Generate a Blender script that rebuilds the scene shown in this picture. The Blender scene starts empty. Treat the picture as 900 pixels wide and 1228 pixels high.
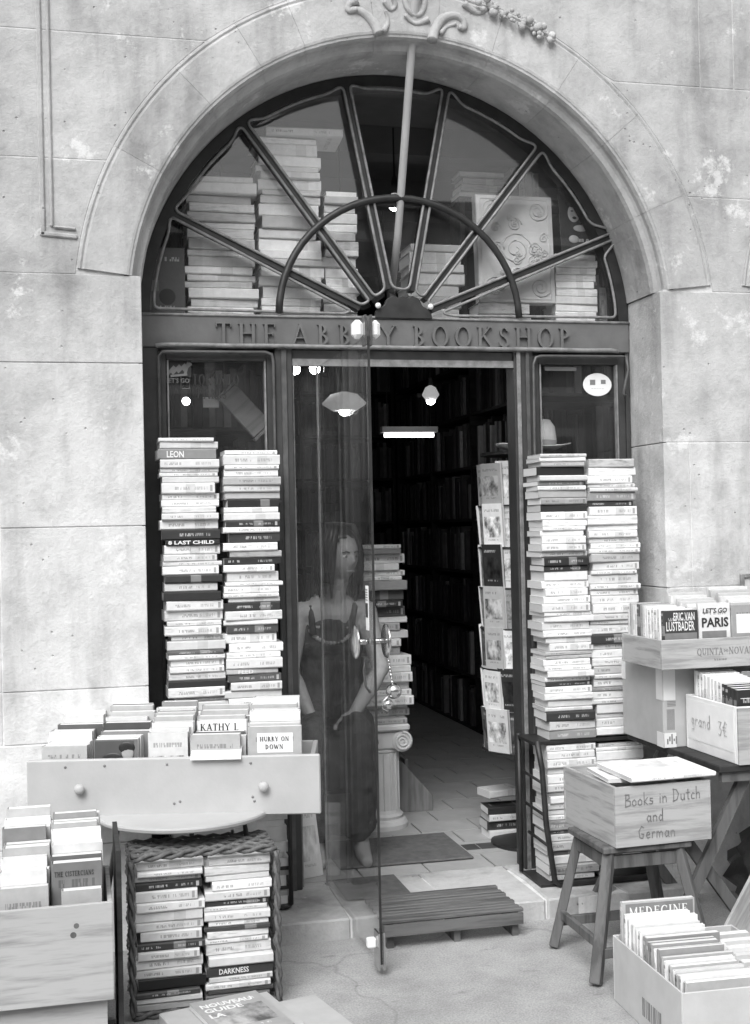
import bpy, bmesh, math, random
from mathutils import Matrix, Vector
R_ = math.radians
sc = bpy.context.scene
# ------------------------------------------------------------------ camera
cam_d = bpy.data.cameras.new('camera'); cam = bpy.data.objects.new('camera', cam_d)
sc.collection.objects.link(cam); sc.camera = cam
cam_d.sensor_fit = 'HORIZONTAL'; cam_d.sensor_width = 36.0
cam_d.lens = 36.0 * 1500 / 900
cam_d.clip_start = 0.05; cam_d.clip_end = 500
cam.matrix_world = (Matrix.Translation((-1.145, -4.56, 1.392)) @ Matrix.Rotation(R_(-13.5), 4, 'Z')
                    @ Matrix.Rotation(R_(90.65), 4, 'X') @ Matrix.Rotation(R_(-1.2), 4, 'Z'))
# ------------------------------------------------------------------ sky, sun, exposure (black and white photograph: neutral light)
SUN_EL, SUN_AZ = 47.0, 208.0          # azimuth clockwise from +Y
w = bpy.data.worlds.new('World'); sc.world = w; w.use_nodes = True
wn = w.node_tree.nodes; wl = w.node_tree.links
sky = wn.new('ShaderNodeTexSky'); sky.sky_type = 'NISHITA'; sky.sun_disc = False
sky.sun_elevation = R_(SUN_EL); sky.sun_rotation = R_(SUN_AZ)
sky.dust_density = 4.0; sky.air_density = 1.5
bw = wn.new('ShaderNodeRGBToBW'); wl.new(sky.outputs[0], bw.inputs[0])
bg = wn['Background']; bg.inputs[1].default_value = 0.15; wl.new(bw.outputs[0], bg.inputs[0])
sun_d = bpy.data.lights.new('sun', 'SUN'); sun_d.energy = 1.5; sun_d.angle = R_(35); sun_d.color = (1, 1, 1)
sun = bpy.data.objects.new('sun', sun_d); sc.collection.objects.link(sun)
_a, _e = R_(SUN_AZ), R_(SUN_EL)
sun_dir = Vector((math.sin(_a) * math.cos(_e), math.cos(_a) * math.cos(_e), math.sin(_e)))
sun.rotation_euler = sun_dir.to_track_quat('Z', 'Y').to_euler(); sun.location = sun_dir * 20
sc.view_settings.view_transform = 'Standard'; sc.view_settings.look = 'None'
sc.view_settings.exposure = 0.62; sc.view_settings.gamma = 1.0
sc.view_settings.use_curve_mapping = False
sc.render.engine = 'CYCLES'
sc.cycles.max_bounces = 6; sc.cycles.diffuse_bounces = 4; sc.cycles.glossy_bounces = 3; sc.cycles.transparent_max_bounces = 16

# ------------------------------------------------------------------ materials
M = {}
def new_mat(name):
    m = bpy.data.materials.new(name); m.use_nodes = True
    nt = m.node_tree; return m, nt, nt.nodes, nt.links, nt.nodes['Principled BSDF']
def g3(v): return (v, v, v, 1)
def ramp(nd, stops):
    r = nd.new('ShaderNodeValToRGB'); el = r.color_ramp.elements
    el[0].position, el[0].color = stops[0][0], g3(stops[0][1])
    el[1].position, el[1].color = stops[-1][0], g3(stops[-1][1])
    for p, v in stops[1:-1]:
        e = el.new(p); e.color = g3(v)
    return r
def math_n(nd, lk, op, a, b=None, c=None):
    n = nd.new('ShaderNodeMath'); n.operation = op
    for i, x in enumerate((a, b, c)):
        if x is None: continue
        if isinstance(x, (int, float)): n.inputs[i].default_value = x
        else: lk.new(x, n.inputs[i])
    return n.outputs[0]
def mixf(nd, lk, fac, a, b):
    n = nd.new('ShaderNodeMix'); n.data_type = 'FLOAT'
    for i, x in zip((0, 2, 3), (fac, a, b)):
        if isinstance(x, (int, float)): n.inputs[i].default_value = x
        else: lk.new(x, n.inputs[i])
    return n.outputs[0]
def noise(nd, lk, vec, scale, detail=6, rough=.6):
    n = nd.new('ShaderNodeTexNoise'); n.inputs['Scale'].default_value = scale
    n.inputs['Detail'].default_value = detail; n.inputs['Roughness'].default_value = rough
    if vec is not None: lk.new(vec, n.inputs['Vector'])
    return n.outputs['Fac']
def bump(nd, lk, bs, h, strength, dist):
    b = nd.new('ShaderNodeBump'); b.inputs['Strength'].default_value = strength
    b.inputs['Distance'].default_value = dist; lk.new(h, b.inputs['Height']); lk.new(b.outputs[0], bs.inputs['Normal'])

def simple(name, lo, hi, rough=.6, scale=8.0, bumpd=0.0, metal=0.0, spec=.5, fine=0.0):
    m, nt, nd, lk, bs = new_mat(name)
    tc = nd.new('ShaderNodeTexCoord')
    n1 = noise(nd, lk, tc.outputs['Object'], scale)
    r = ramp(nd, [(.3, lo), (.7, hi)]); lk.new(n1, r.inputs[0]); lk.new(r.outputs[0], bs.inputs['Base Color'])
    bs.inputs['Roughness'].default_value = rough; bs.inputs['Metallic'].default_value = metal
    bs.inputs['Specular IOR Level'].default_value = spec
    if bumpd:
        n2 = noise(nd, lk, tc.outputs['Object'], fine or scale * 6)
        bump(nd, lk, bs, n2, .6, bumpd)
    M[name] = m; return m

def stone_mat(name, top, low, zlo=.6, zhi=2.6):
    m, nt, nd, lk, bs = new_mat(name)
    tc = nd.new('ShaderNodeTexCoord'); P = tc.outputs['Object']
    sx = nd.new('ShaderNodeSeparateXYZ'); lk.new(P, sx.inputs[0])
    big = noise(nd, lk, P, 1.9, 7, .62); mid = noise(nd, lk, P, 9, 6, .65); fine = noise(nd, lk, P, 70, 4, .7)
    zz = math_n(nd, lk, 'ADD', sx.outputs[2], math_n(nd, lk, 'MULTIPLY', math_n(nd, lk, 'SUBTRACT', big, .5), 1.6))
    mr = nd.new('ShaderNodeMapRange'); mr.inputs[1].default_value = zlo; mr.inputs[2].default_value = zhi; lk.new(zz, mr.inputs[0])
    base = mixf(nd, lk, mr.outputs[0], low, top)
    rnd = nd.new('ShaderNodeObjectInfo')
    v = math_n(nd, lk, 'MULTIPLY', base, math_n(nd, lk, 'MULTIPLY_ADD', rnd.outputs['Random'], .10, .95))
    rb = ramp(nd, [(.32, .66), (.42, .88), (.5, 1.02), (.66, 1.16)]); lk.new(big, rb.inputs[0])
    rm = ramp(nd, [(.3, .80), (.5, 1.0), (.70, 1.10)]); lk.new(mid, rm.inputs[0])
    v = math_n(nd, lk, 'MULTIPLY', v, rb.outputs[0]); v = math_n(nd, lk, 'MULTIPLY', v, rm.outputs[0])
    # limewash patches and dark streaks
    mp = nd.new('ShaderNodeMapping'); mp.inputs['Scale'].default_value = (7, 7, 1.2); lk.new(P, mp.inputs[0])
    st = noise(nd, lk, mp.outputs[0], 1.0, 5, .6)
    rs = ramp(nd, [(.32, .72), (.5, 1.0)]); lk.new(st, rs.inputs[0])
    v = math_n(nd, lk, 'MULTIPLY', v, rs.outputs[0])
    pt = noise(nd, lk, P, 5.2, 8, .72)
    rp = ramp(nd, [(.585, 0), (.64, 1)]); lk.new(pt, rp.inputs[0])
    v = mixf(nd, lk, math_n(nd, lk, 'MULTIPLY', rp.outputs[0], .5), v, min(.8, low * 1.18))
    vo = nd.new('ShaderNodeTexVoronoi'); vo.inputs['Scale'].default_value = 26; lk.new(P, vo.inputs['Vector'])
    rv = ramp(nd, [(.05, 0), (.12, 1)]); lk.new(vo.outputs['Distance'], rv.inputs[0])
    pit = math_n(nd, lk, 'MAXIMUM', rv.outputs[0], math_n(nd, lk, 'GREATER_THAN', noise(nd, lk, P, 6.0, 2), .45))
    v = math_n(nd, lk, 'MULTIPLY', v, math_n(nd, lk, 'MULTIPLY_ADD', pit, .3, .7))
    f2 = math_n(nd, lk, 'MULTIPLY_ADD', fine, .22, .89); v = math_n(nd, lk, 'MULTIPLY', v, f2)
    lk.new(v, bs.inputs['Base Color']); bs.inputs['Roughness'].default_value = .9; bs.inputs['Specular IOR Level'].default_value = .2
    h = math_n(nd, lk, 'ADD', math_n(nd, lk, 'MULTIPLY', mid, 1.0), math_n(nd, lk, 'ADD', math_n(nd, lk, 'MULTIPLY', fine, .35), math_n(nd, lk, 'MULTIPLY', pit, .5)))
    bump(nd, lk, bs, h, .8, .009)
    M[name] = m; return m

def wood_mat(name, lo, hi, sc_=(3, 40, 40), rough=.65, knots=True):
    m, nt, nd, lk, bs = new_mat(name)
    tc = nd.new('ShaderNodeTexCoord'); oi = nd.new('ShaderNodeObjectInfo')
    mp = nd.new('ShaderNodeMapping'); mp.inputs['Scale'].default_value = sc_
    lk.new(tc.outputs['Object'], mp.inputs[0])
    cb = nd.new('ShaderNodeCombineXYZ'); lk.new(math_n(nd, lk, 'MULTIPLY', oi.outputs['Random'], 20.0), cb.inputs[0]); lk.new(cb.outputs[0], mp.inputs['Location'])
    n1 = noise(nd, lk, mp.outputs[0], 1.0, 5, .6)
    dist = math_n(nd, lk, 'MULTIPLY', n1, 14.0)
    wv = math_n(nd, lk, 'MULTIPLY_ADD', math_n(nd, lk, 'SINE', dist), .5, .5)
    n2 = noise(nd, lk, tc.outputs['Object'], 3.0, 4)
    a = math_n(nd, lk, 'ADD', math_n(nd, lk, 'MULTIPLY', wv, .45), math_n(nd, lk, 'ADD', math_n(nd, lk, 'MULTIPLY', n1, .35), math_n(nd, lk, 'MULTIPLY', n2, .35)))
    r = ramp(nd, [(.25, lo), (.85, hi)]); lk.new(a, r.inputs[0]); lk.new(r.outputs[0], bs.inputs['Base Color'])
    bs.inputs['Roughness'].default_value = rough; bs.inputs['Specular IOR Level'].default_value = .3
    bump(nd, lk, bs, a, .4, .002)
    M[name] = m; return m

def glass_mat(name, ior=1.5, haze=.012, tint=1.0):
    m = bpy.data.materials.new(name); m.use_nodes = True
    nt = m.node_tree; nd = nt.nodes; lk = nt.links
    nd.remove(nd['Principled BSDF']); out = nd['Material Output']
    tr = nd.new('ShaderNodeBsdfTransparent'); tr.inputs[0].default_value = g3(tint)
    gl = nd.new('ShaderNodeBsdfGlossy'); gl.inputs['Roughness'].default_value = .015; gl.inputs[0].default_value = g3(1)
    lw = nd.new('ShaderNodeLayerWeight'); lw.inputs[0].default_value = .5
    f0 = ((ior-1)/(ior+1))**2
    fr = nd.new('ShaderNodeMath'); fr.operation = 'MULTIPLY_ADD'; lk.new(math_n(nd, lk, 'POWER', lw.outputs['Facing'], 5.0), fr.inputs[0])
    fr.inputs[1].default_value = 1-f0; fr.inputs[2].default_value = f0
    df = nd.new('ShaderNodeBsdfDiffuse'); df.inputs[0].default_value = g3(.7)
    tc = nd.new('ShaderNodeTexCoord'); n = noise(nd, lk, tc.outputs['Object'], 4, 6, .7)
    rr = ramp(nd, [(.35, haze * .4), (.75, haze * 2.2)]); lk.new(n, rr.inputs[0])
    m1 = nd.new('ShaderNodeMixShader'); lk.new(fr.outputs[0], m1.inputs[0]); lk.new(tr.outputs[0], m1.inputs[1]); lk.new(gl.outputs[0], m1.inputs[2])
    m2 = nd.new('ShaderNodeMixShader'); lk.new(rr.outputs[0], m2.inputs[0]); lk.new(m1.outputs[0], m2.inputs[1]); lk.new(df.outputs[0], m2.inputs[2])
    lk.new(m2.outputs[0], out.inputs[0]); M[name] = m; return m

def emit_mat(name, strength):
    m, nt, nd, lk, bs = new_mat(name)
    bs.inputs['Base Color'].default_value = g3(.8); bs.inputs['Emission Color'].default_value = g3(1)
    bs.inputs['Emission Strength'].default_value = strength; M[name] = m; return m

def print_nodes(nd, lk, along, across, seed, ink, base, rows, cells, a0, a1, density=.8):
    """pseudo lettering: 0/1 mask of printed strokes; along/across 0..1"""
    u = math_n(nd, lk, 'MULTIPLY', along, cells)
    cell = math_n(nd, lk, 'FLOOR', u); fr = math_n(nd, lk, 'FRACT', u)
    r = math_n(nd, lk, 'MULTIPLY', across, rows); row = math_n(nd, lk, 'FLOOR', r); rf = math_n(nd, lk, 'FRACT', r)
    cb = nd.new('ShaderNodeCombineXYZ'); lk.new(cell, cb.inputs[0]); lk.new(row, cb.inputs[1]); lk.new(seed, cb.inputs[2])
    wn_ = nd.new('ShaderNodeTexWhiteNoise'); wn_.noise_dimensions = '3D'; lk.new(cb.outputs[0], wn_.inputs[0])
    on = math_n(nd, lk, 'LESS_THAN', wn_.outputs[0], density)
    cb2 = nd.new('ShaderNodeCombineXYZ'); lk.new(math_n(nd, lk, 'FLOOR', math_n(nd, lk, 'MULTIPLY', along, cells * 3.0)), cb2.inputs[0])
    lk.new(math_n(nd, lk, 'FLOOR', math_n(nd, lk, 'MULTIPLY', across, rows * 4.0)), cb2.inputs[1]); lk.new(seed, cb2.inputs[2])
    wn2 = nd.new('ShaderNodeTexWhiteNoise'); lk.new(cb2.outputs[0], wn2.inputs[0])
    fill = math_n(nd, lk, 'LESS_THAN', wn2.outputs[0], .72)
    x = math_n(nd, lk, 'MULTIPLY', on, fill)
    x = math_n(nd, lk, 'MULTIPLY', x, math_n(nd, lk, 'LESS_THAN', fr, .82))
    x = math_n(nd, lk, 'MULTIPLY', x, math_n(nd, lk, 'COMPARE', rf, .5, .15))
    x = math_n(nd, lk, 'MULTIPLY', x, math_n(nd, lk, 'GREATER_THAN', along, a0))
    x = math_n(nd, lk, 'MULTIPLY', x, math_n(nd, lk, 'LESS_THAN', along, a1))
    return x

def book_mats():
    # tone from the object's colour: R base tone, G ink tone, B amount of picture on the cover
    for nm in ('spine_print', 'cover_print'):
        m, nt, nd, lk, bs = new_mat(nm)
        tc = nd.new('ShaderNodeTexCoord'); oi = nd.new('ShaderNodeObjectInfo')
        sg = nd.new('ShaderNodeSeparateXYZ'); lk.new(tc.outputs['Generated'], sg.inputs[0])
        sc3 = nd.new('ShaderNodeSeparateColor'); lk.new(oi.outputs['Color'], sc3.inputs[0])
        seed = math_n(nd, lk, 'MULTIPLY', oi.outputs['Random'], 57.0)
        tone, ink, pic = sc3.outputs[0], sc3.outputs[1], sc3.outputs[2]
        n1 = noise(nd, lk, tc.outputs['Object'], 30, 4)
        if nm == 'spine_print':
            a = math_n(nd, lk, 'ADD', .06, math_n(nd, lk, 'MULTIPLY', math_n(nd, lk, 'FRACT', math_n(nd, lk, 'MULTIPLY', seed, 3.7)), .25))
            b = math_n(nd, lk, 'ADD', a, .28)
            cells = math_n(nd, lk, 'MULTIPLY_ADD', math_n(nd, lk, 'FRACT', math_n(nd, lk, 'MULTIPLY', seed, 1.9)), 22.0, 18.0)
            t1 = print_nodes(nd, lk, sg.outputs[0], sg.outputs[2], seed, ink, tone, 1, 40, a, b)
            t2 = print_nodes(nd, lk, sg.outputs[0], sg.outputs[2], math_n(nd, lk, 'ADD', seed, 9), ink, tone, 1, 60, .60, .86, .7)
            txt = math_n(nd, lk, 'MAXIMUM', t1, math_n(nd, lk, 'MULTIPLY', t2, .8))
            pk = math_n(nd, lk, 'MULTIPLY', math_n(nd, lk, 'GREATER_THAN', sg.outputs[0], .91), math_n(nd, lk, 'COMPARE', sg.outputs[2], .5, .3))
            pk = math_n(nd, lk, 'MULTIPLY', math_n(nd, lk, 'LESS_THAN', sg.outputs[0], .955), math_n(nd, lk, 'MULTIPLY', pk, math_n(nd, lk, 'GREATER_THAN', math_n(nd, lk, 'FRACT', math_n(nd, lk, 'MULTIPLY', seed, 5.3)), .45)))
            txt = math_n(nd, lk, 'MAXIMUM', txt, pk)
            cbp = nd.new('ShaderNodeCombineXYZ'); lk.new(sg.outputs[0], cbp.inputs[0]); lk.new(sg.outputs[2], cbp.inputs[1]); lk.new(seed, cbp.inputs[2])
            pn = noise(nd, lk, cbp.outputs[0], 4.5, 3)
            rp = ramp(nd, [(.33, .5), (.46, 1.0), (.66, 1.2)]); lk.new(pn, rp.inputs[0])
            # a differently coloured band across part of the spine, on some
            bs0 = math_n(nd, lk, 'FRACT', math_n(nd, lk, 'MULTIPLY', seed, 7.7))
            band = math_n(nd, lk, 'MULTIPLY', math_n(nd, lk, 'COMPARE', sg.outputs[0], math_n(nd, lk, 'MULTIPLY_ADD', bs0, .5, .25), .09), math_n(nd, lk, 'GREATER_THAN', bs0, .55))
            base = math_n(nd, lk, 'MULTIPLY', tone, mixf(nd, lk, pic, 1.0, rp.outputs[0]))
            base = mixf(nd, lk, math_n(nd, lk, 'MULTIPLY', band, .22), base, math_n(nd, lk, 'SUBTRACT', .8, base))
            have = math_n(nd, lk, 'GREATER_THAN', math_n(nd, lk, 'FRACT', math_n(nd, lk, 'MULTIPLY', seed, 2.3)), .25)
            col = mixf(nd, lk, math_n(nd, lk, 'MULTIPLY', math_n(nd, lk, 'MULTIPLY', txt, have), .55), base, ink)
        else:
            t1 = print_nodes(nd, lk, sg.outputs[1], math_n(nd, lk, 'MULTIPLY', math_n(nd, lk, 'SUBTRACT', sg.outputs[0], .74), 5.0), seed, ink, tone, 1, 15, .14, .86, .86)
            t1 = math_n(nd, lk, 'MULTIPLY', t1, math_n(nd, lk, 'COMPARE', sg.outputs[0], .84, .1))
            t2 = print_nodes(nd, lk, sg.outputs[1], math_n(nd, lk, 'MULTIPLY', math_n(nd, lk, 'SUBTRACT', sg.outputs[0], .1), 8.0), seed, ink, tone, 1, 22, .25, .75, .8)
            t2 = math_n(nd, lk, 'MULTIPLY', t2, math_n(nd, lk, 'COMPARE', sg.outputs[0], .16, .06))
            txt = math_n(nd, lk, 'MAXIMUM', t1, t2)
            cbp = nd.new('ShaderNodeCombineXYZ'); lk.new(sg.outputs[0], cbp.inputs[0]); lk.new(sg.outputs[1], cbp.inputs[1]); lk.new(seed, cbp.inputs[2])
            pn = noise(nd, lk, cbp.outputs[0], 3.2, 5)
            rp = ramp(nd, [(.36, .15), (.5, .8), (.62, 1.35)]); lk.new(pn, rp.inputs[0])
            inpic = math_n(nd, lk, 'MULTIPLY', math_n(nd, lk, 'COMPARE', sg.outputs[0], .46, .24), math_n(nd, lk, 'COMPARE', sg.outputs[1], .5, .4))
            base = math_n(nd, lk, 'MULTIPLY', tone, mixf(nd, lk, math_n(nd, lk, 'MULTIPLY', inpic, pic), 1.0, rp.outputs[0]))
            col = mixf(nd, lk, math_n(nd, lk, 'MULTIPLY', txt, .5), base, ink)
        rw = ramp(nd, [(.3, .9), (.7, 1.06)]); lk.new(n1, rw.inputs[0])
        col = math_n(nd, lk, 'MULTIPLY', col, rw.outputs[0])
        lk.new(col, bs.inputs['Base Color']); bs.inputs['Roughness'].default_value = .42
        bs.inputs['Specular IOR Level'].default_value = .4
        M[nm] = m
    m, nt, nd, lk, bs = new_mat('paper_edges')
    tc = nd.new('ShaderNodeTexCoord'); sg = nd.new('ShaderNodeSeparateXYZ'); lk.new(tc.outputs['Object'], sg.inputs[0])
    oi = nd.new('ShaderNodeObjectInfo')
    s = math_n(nd, lk, 'MULTIPLY', sg.outputs[2], 900.0)
    cb = nd.new('ShaderNodeCombineXYZ'); lk.new(s, cb.inputs[2]); lk.new(math_n(nd, lk, 'MULTIPLY', sg.outputs[0], 6.0), cb.inputs[0])
    n1 = noise(nd, lk, cb.outputs[0], 1.0, 3)
    r = ramp(nd, [(.3, .60), (.65, .78)]); lk.new(n1, r.inputs[0])
    v = math_n(nd, lk, 'MULTIPLY', r.outputs[0], math_n(nd, lk, 'MULTIPLY_ADD', oi.outputs['Random'], .3, .78))
    lk.new(v, bs.inputs['Base Color']); bs.inputs['Roughness'].default_value = .9; bs.inputs['Specular IOR Level'].default_value = .1
    M['paper_edges'] = m
book_mats()
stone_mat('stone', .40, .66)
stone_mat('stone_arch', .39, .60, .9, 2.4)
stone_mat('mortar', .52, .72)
stone_mat('step_stone', .44, .46)
def pavement_mat():
    m, nt, nd, lk, bs = new_mat('concrete')
    tc = nd.new('ShaderNodeTexCoord'); P = tc.outputs['Object']
    a = noise(nd, lk, P, 1.3, 6, .6); b = noise(nd, lk, P, 7, 6, .7); c = noise(nd, lk, P, 160, 3, .7)
    ra = ramp(nd, [(.3, .32), (.7, .44)]); lk.new(a, ra.inputs[0])
    rb = ramp(nd, [(.3, .82), (.6, 1.05)]); lk.new(b, rb.inputs[0]); rc = ramp(nd, [(.35, .75), (.65, 1.15)]); lk.new(c, rc.inputs[0])
    v = math_n(nd, lk, 'MULTIPLY', ra.outputs[0], math_n(nd, lk, 'MULTIPLY', rb.outputs[0], rc.outputs[0]))
    mp = nd.new('ShaderNodeMapping'); mp.inputs['Scale'].default_value = (1, 2.2, 1); lk.new(P, mp.inputs[0])
    st = noise(nd, lk, mp.outputs[0], 3.4, 7, .75); rs = ramp(nd, [(.30, .55), (.40, 1.0)]); lk.new(st, rs.inputs[0])
    v = math_n(nd, lk, 'MULTIPLY', v, rs.outputs[0])
    vo = nd.new('ShaderNodeTexVoronoi'); vo.feature = 'DISTANCE_TO_EDGE'; vo.inputs['Scale'].default_value = .9
    wv = nd.new('ShaderNodeVectorMath'); wv.operation = 'ADD'; lk.new(P, wv.inputs[0])
    nz = nd.new('ShaderNodeTexNoise'); nz.inputs['Scale'].default_value = 4; lk.new(P, nz.inputs['Vector'])
    sv = nd.new('ShaderNodeVectorMath'); sv.operation = 'SCALE'; sv.inputs['Scale'].default_value = .25; lk.new(nz.outputs['Color'], sv.inputs[0]); lk.new(sv.outputs[0], wv.inputs[1]); lk.new(wv.outputs[0], vo.inputs['Vector'])
    cr = ramp(nd, [(.001, .8), (.008, 1.0)]); lk.new(vo.outputs['Distance'], cr.inputs[0])
    v = math_n(nd, lk, 'MULTIPLY', v, cr.outputs[0])
    lk.new(v, bs.inputs['Base Color']); bs.inputs['Roughness'].default_value = .9; bs.inputs['Specular IOR Level'].default_value = .25
    bump(nd, lk, bs, math_n(nd, lk, 'ADD', c, math_n(nd, lk, 'MULTIPLY', b, 1.5)), .6, .003); M['concrete'] = m
pavement_mat()
simple('tile_pale', .34, .46, .55, 6)
simple('tile_dark', .06, .09, .5, 6)
simple('grout', .16, .22, .9, 20)
simple('shop_paint', .028, .05, .5, 14, .0012, fine=60)
simple('lintel_paint', .095, .14, .55, 10, .0015, fine=50)
simple('bead_metal', .13, .28, .4, 30, .0008)
simple('iron_dark', .012, .03, .5, 20)
simple('iron_mid', .05, .1, .45, 20)
simple('chrome', .5, .62, .22, 10, metal=1.0)
simple('white_plastic', .78, .84, .4, 10)
simple('white_paint', .68, .8, .6, 12, .0008)
simple('drawer_paint', .40, .47, .55, 7, .0008, fine=90)
simple('cardboard', .36, .44, .85, 9, .0006, fine=140)
simple('cardboard_pale', .44, .54, .85, 9, .0006, fine=140)
simple('tape', .66, .74, .35, 12)
simple('plaster', .58, .68, .7, 8)
simple('mat_rubber', .09, .15, .9, 30, .003, fine=300)
simple('ink', .02, .03, .6, 20)
simple('ink_grey', .16, .22, .6, 20)
simple('ink_pale', .42, .5, .6, 20)
simple('ink_white', .72, .8, .6, 20)
simple('skin', .30, .40, .55, 30, .0015, fine=200)
simple('hair', .012, .03, .4, 40)
simple('dress', .008, .07, .85, 22)
simple('dress_print', .25, .4, .8, 40)
simple('felt', .6, .7, .95, 20, .001)
simple('felt_band', .26, .32, .9, 20)
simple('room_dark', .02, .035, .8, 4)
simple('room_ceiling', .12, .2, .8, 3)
simple('wicker', .06, .16, .7, 40, .002)
simple('bag_plastic', .03, .07, .45, 14, .01, fine=20)
simple('leather', .44, .54, .6, 14, .002, fine=70)
wood_mat('wood_pine', .25, .42, (3, 30, 30))
wood_mat('wood_crate', .27, .43, (4, 4, 40))
wood_mat('wood_grey', .16, .27, (30, 30, 3))
wood_mat('wood_dark', .015, .035, (3, 30, 30))
wood_mat('wood_grate', .07, .15, (3, 30, 30))
wood_mat('wood_stool', .07, .14, (30, 30, 3))
glass_mat('window_glass', 1.5, .012)
glass_mat('door_glass', 1.4, .012)
emit_mat('bulb', 14); emit_mat('lamp_shade_lit', .22); emit_mat('tube_lit', 2.2)

# ------------------------------------------------------------------ mesh helpers
COL = sc.collection
WM = {}
class MB:
    def __init__(s): s.v = []; s.f = []; s.mi = []
    def poly(s, pts, mi=0):
        b = len(s.v); s.v += [tuple(p) for p in pts]; s.f.append(tuple(range(b, b + len(pts)))); s.mi.append(mi); return s
    def box(s, x0, x1, y0, y1, z0, z1, mi=0, mat=None):
        p = [Vector(q) for q in ((x0,y0,z0),(x1,y0,z0),(x1,y1,z0),(x0,y1,z0),(x0,y0,z1),(x1,y0,z1),(x1,y1,z1),(x0,y1,z1))]
        if mat is not None: p = [mat @ q for q in p]
        b = len(s.v); s.v += [tuple(q) for q in p]
        for f in ((0,3,2,1),(4,5,6,7),(0,1,5,4),(1,2,6,5),(2,3,7,6),(3,0,4,7)):
            s.f.append(tuple(b + i for i in f)); s.mi.append(mi)
        return s
    def bar(s, a, b, w, h, mi=0, up=(0,0,1)):
        """box beam from a to b, w sideways, h along up"""
        a, b = Vector(a), Vector(b); d = (b - a); L = d.length; d.normalize()
        u = Vector(up); sd = d.cross(u)
        if sd.length < 1e-4: sd = d.cross(Vector((0,1,0)))
        sd.normalize(); u = sd.cross(d).normalized()
        m = Matrix((( d.x, sd.x, u.x, a.x), (d.y, sd.y, u.y, a.y), (d.z, sd.z, u.z, a.z), (0,0,0,1)))
        return s.box(0, L, -w/2, w/2, -h/2, h/2, mi, m)
    def prism(s, pts, y0, y1, mi=0, axis='y'):
        """pts (x,z) polygon counterclockwise seen from -y, extruded y0(front)..y1"""
        n = len(pts); b = len(s.v)
        def P(p, y): return (p[0], y, p[1]) if axis == 'y' else ((p[0], p[1], y) if axis == 'z' else (y, p[0], p[1]))
        s.v += [P(p, y0) for p in pts] + [P(p, y1) for p in pts]
        s.f.append(tuple(b + i for i in range(n))); s.mi.append(mi)
        s.f.append(tuple(b + n + i for i in reversed(range(n)))); s.mi.append(mi)
        for i in range(n):
            j = (i + 1) % n; s.f.append((b + i, b + n + i, b + n + j, b + j)); s.mi.append(mi)
        return s
    def tube(s, pts, r, seg=8, mi=0, closed=False, flat=1.0):
        pts = [Vector(p) for p in pts]; n = len(pts); b = len(s.v)
        rs = r if isinstance(r, (list, tuple)) else [r] * n
        t0 = (pts[1] - pts[0]).normalized(); ref = Vector((0,1,0)) if abs(t0.y) < .9 else Vector((1,0,0))
        for i, p in enumerate(pts):
            if closed: t = pts[(i+1) % n] - pts[i-1]
            else: t = pts[min(i+1, n-1)] - pts[max(i-1, 0)]
            t.normalize(); sd = t.cross(ref)
            if sd.length < 1e-5: sd = t.cross(Vector((0,0,1)))
            sd.normalize(); up = sd.cross(t).normalized()
            for k in range(seg):
                a = 2 * math.pi * k / seg
                s.v.append(tuple(p + sd * (math.cos(a) * rs[i]) + up * (math.sin(a) * rs[i] * flat)))
        m = n if closed else n - 1
        for i in range(m):
            for k in range(seg):
                i2 = (i + 1) % n; k2 = (k + 1) % seg
                s.f.append((b + i*seg + k, b + i*seg + k2, b + i2*seg + k2, b + i2*seg + k)); s.mi.append(mi)
        if not closed:
            s.f.append(tuple(b + k for k in reversed(range(seg)))); s.mi.append(mi)
            s.f.append(tuple(b + (n-1)*seg + k for k in range(seg))); s.mi.append(mi)
        return s
    def lathe(s, prof, seg=20, c=(0,0,0), axis='z', mi=0):
        b = len(s.v); n = len(prof)
        for (r, h) in prof:
            for k in range(seg):
                a = 2*math.pi*k/seg; x, y = r*math.cos(a), r*math.sin(a)
                q = (x, y, h) if axis == 'z' else ((h, x, y) if axis == 'x' else (x, h, y))
                s.v.append((c[0]+q[0], c[1]+q[1], c[2]+q[2]))
        for i in range(n-1):
            for k in range(seg):
                k2 = (k+1) % seg
                s.f.append((b+i*seg+k, b+i*seg+k2, b+(i+1)*seg+k2, b+(i+1)*seg+k)); s.mi.append(mi)
        s.f.append(tuple(b+k for k in reversed(range(seg)))); s.mi.append(mi)
        s.f.append(tuple(b+(n-1)*seg+k for k in range(seg))); s.mi.append(mi)
        return s
    def ball(s, c, r, seg=12, rings=8, mi=0, sx=1, sy=1, sz=1):
        prof = [(max(1e-4, math.sin(math.pi*i/rings)) , -math.cos(math.pi*i/rings)) for i in range(rings+1)]
        b = len(s.v); s.lathe(prof, seg, (0,0,0), 'z', mi)
        for i in range(b, len(s.v)):
            x, y, z = s.v[i]; s.v[i] = (c[0]+x*r*sx, c[1]+y*r*sy, c[2]+z*r*sz)
        return s
    def mesh(s, name, mats, inv=None, smooth=False):
        me = bpy.data.meshes.new(name)
        vs = [tuple(inv @ Vector(p)) for p in s.v] if inv is not None else s.v
        me.from_pydata(vs, [], s.f)
        for m in (mats if isinstance(mats, (list, tuple)) else [mats]): me.materials.append(M[m])
        for p, i in zip(me.polygons, s.mi): p.material_index = i; p.use_smooth = smooth
        bm = bmesh.new(); bm.from_mesh(me); bmesh.ops.recalc_face_normals(bm, faces=bm.faces); bm.to_mesh(me); bm.free()
        me.update(); return me
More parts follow.
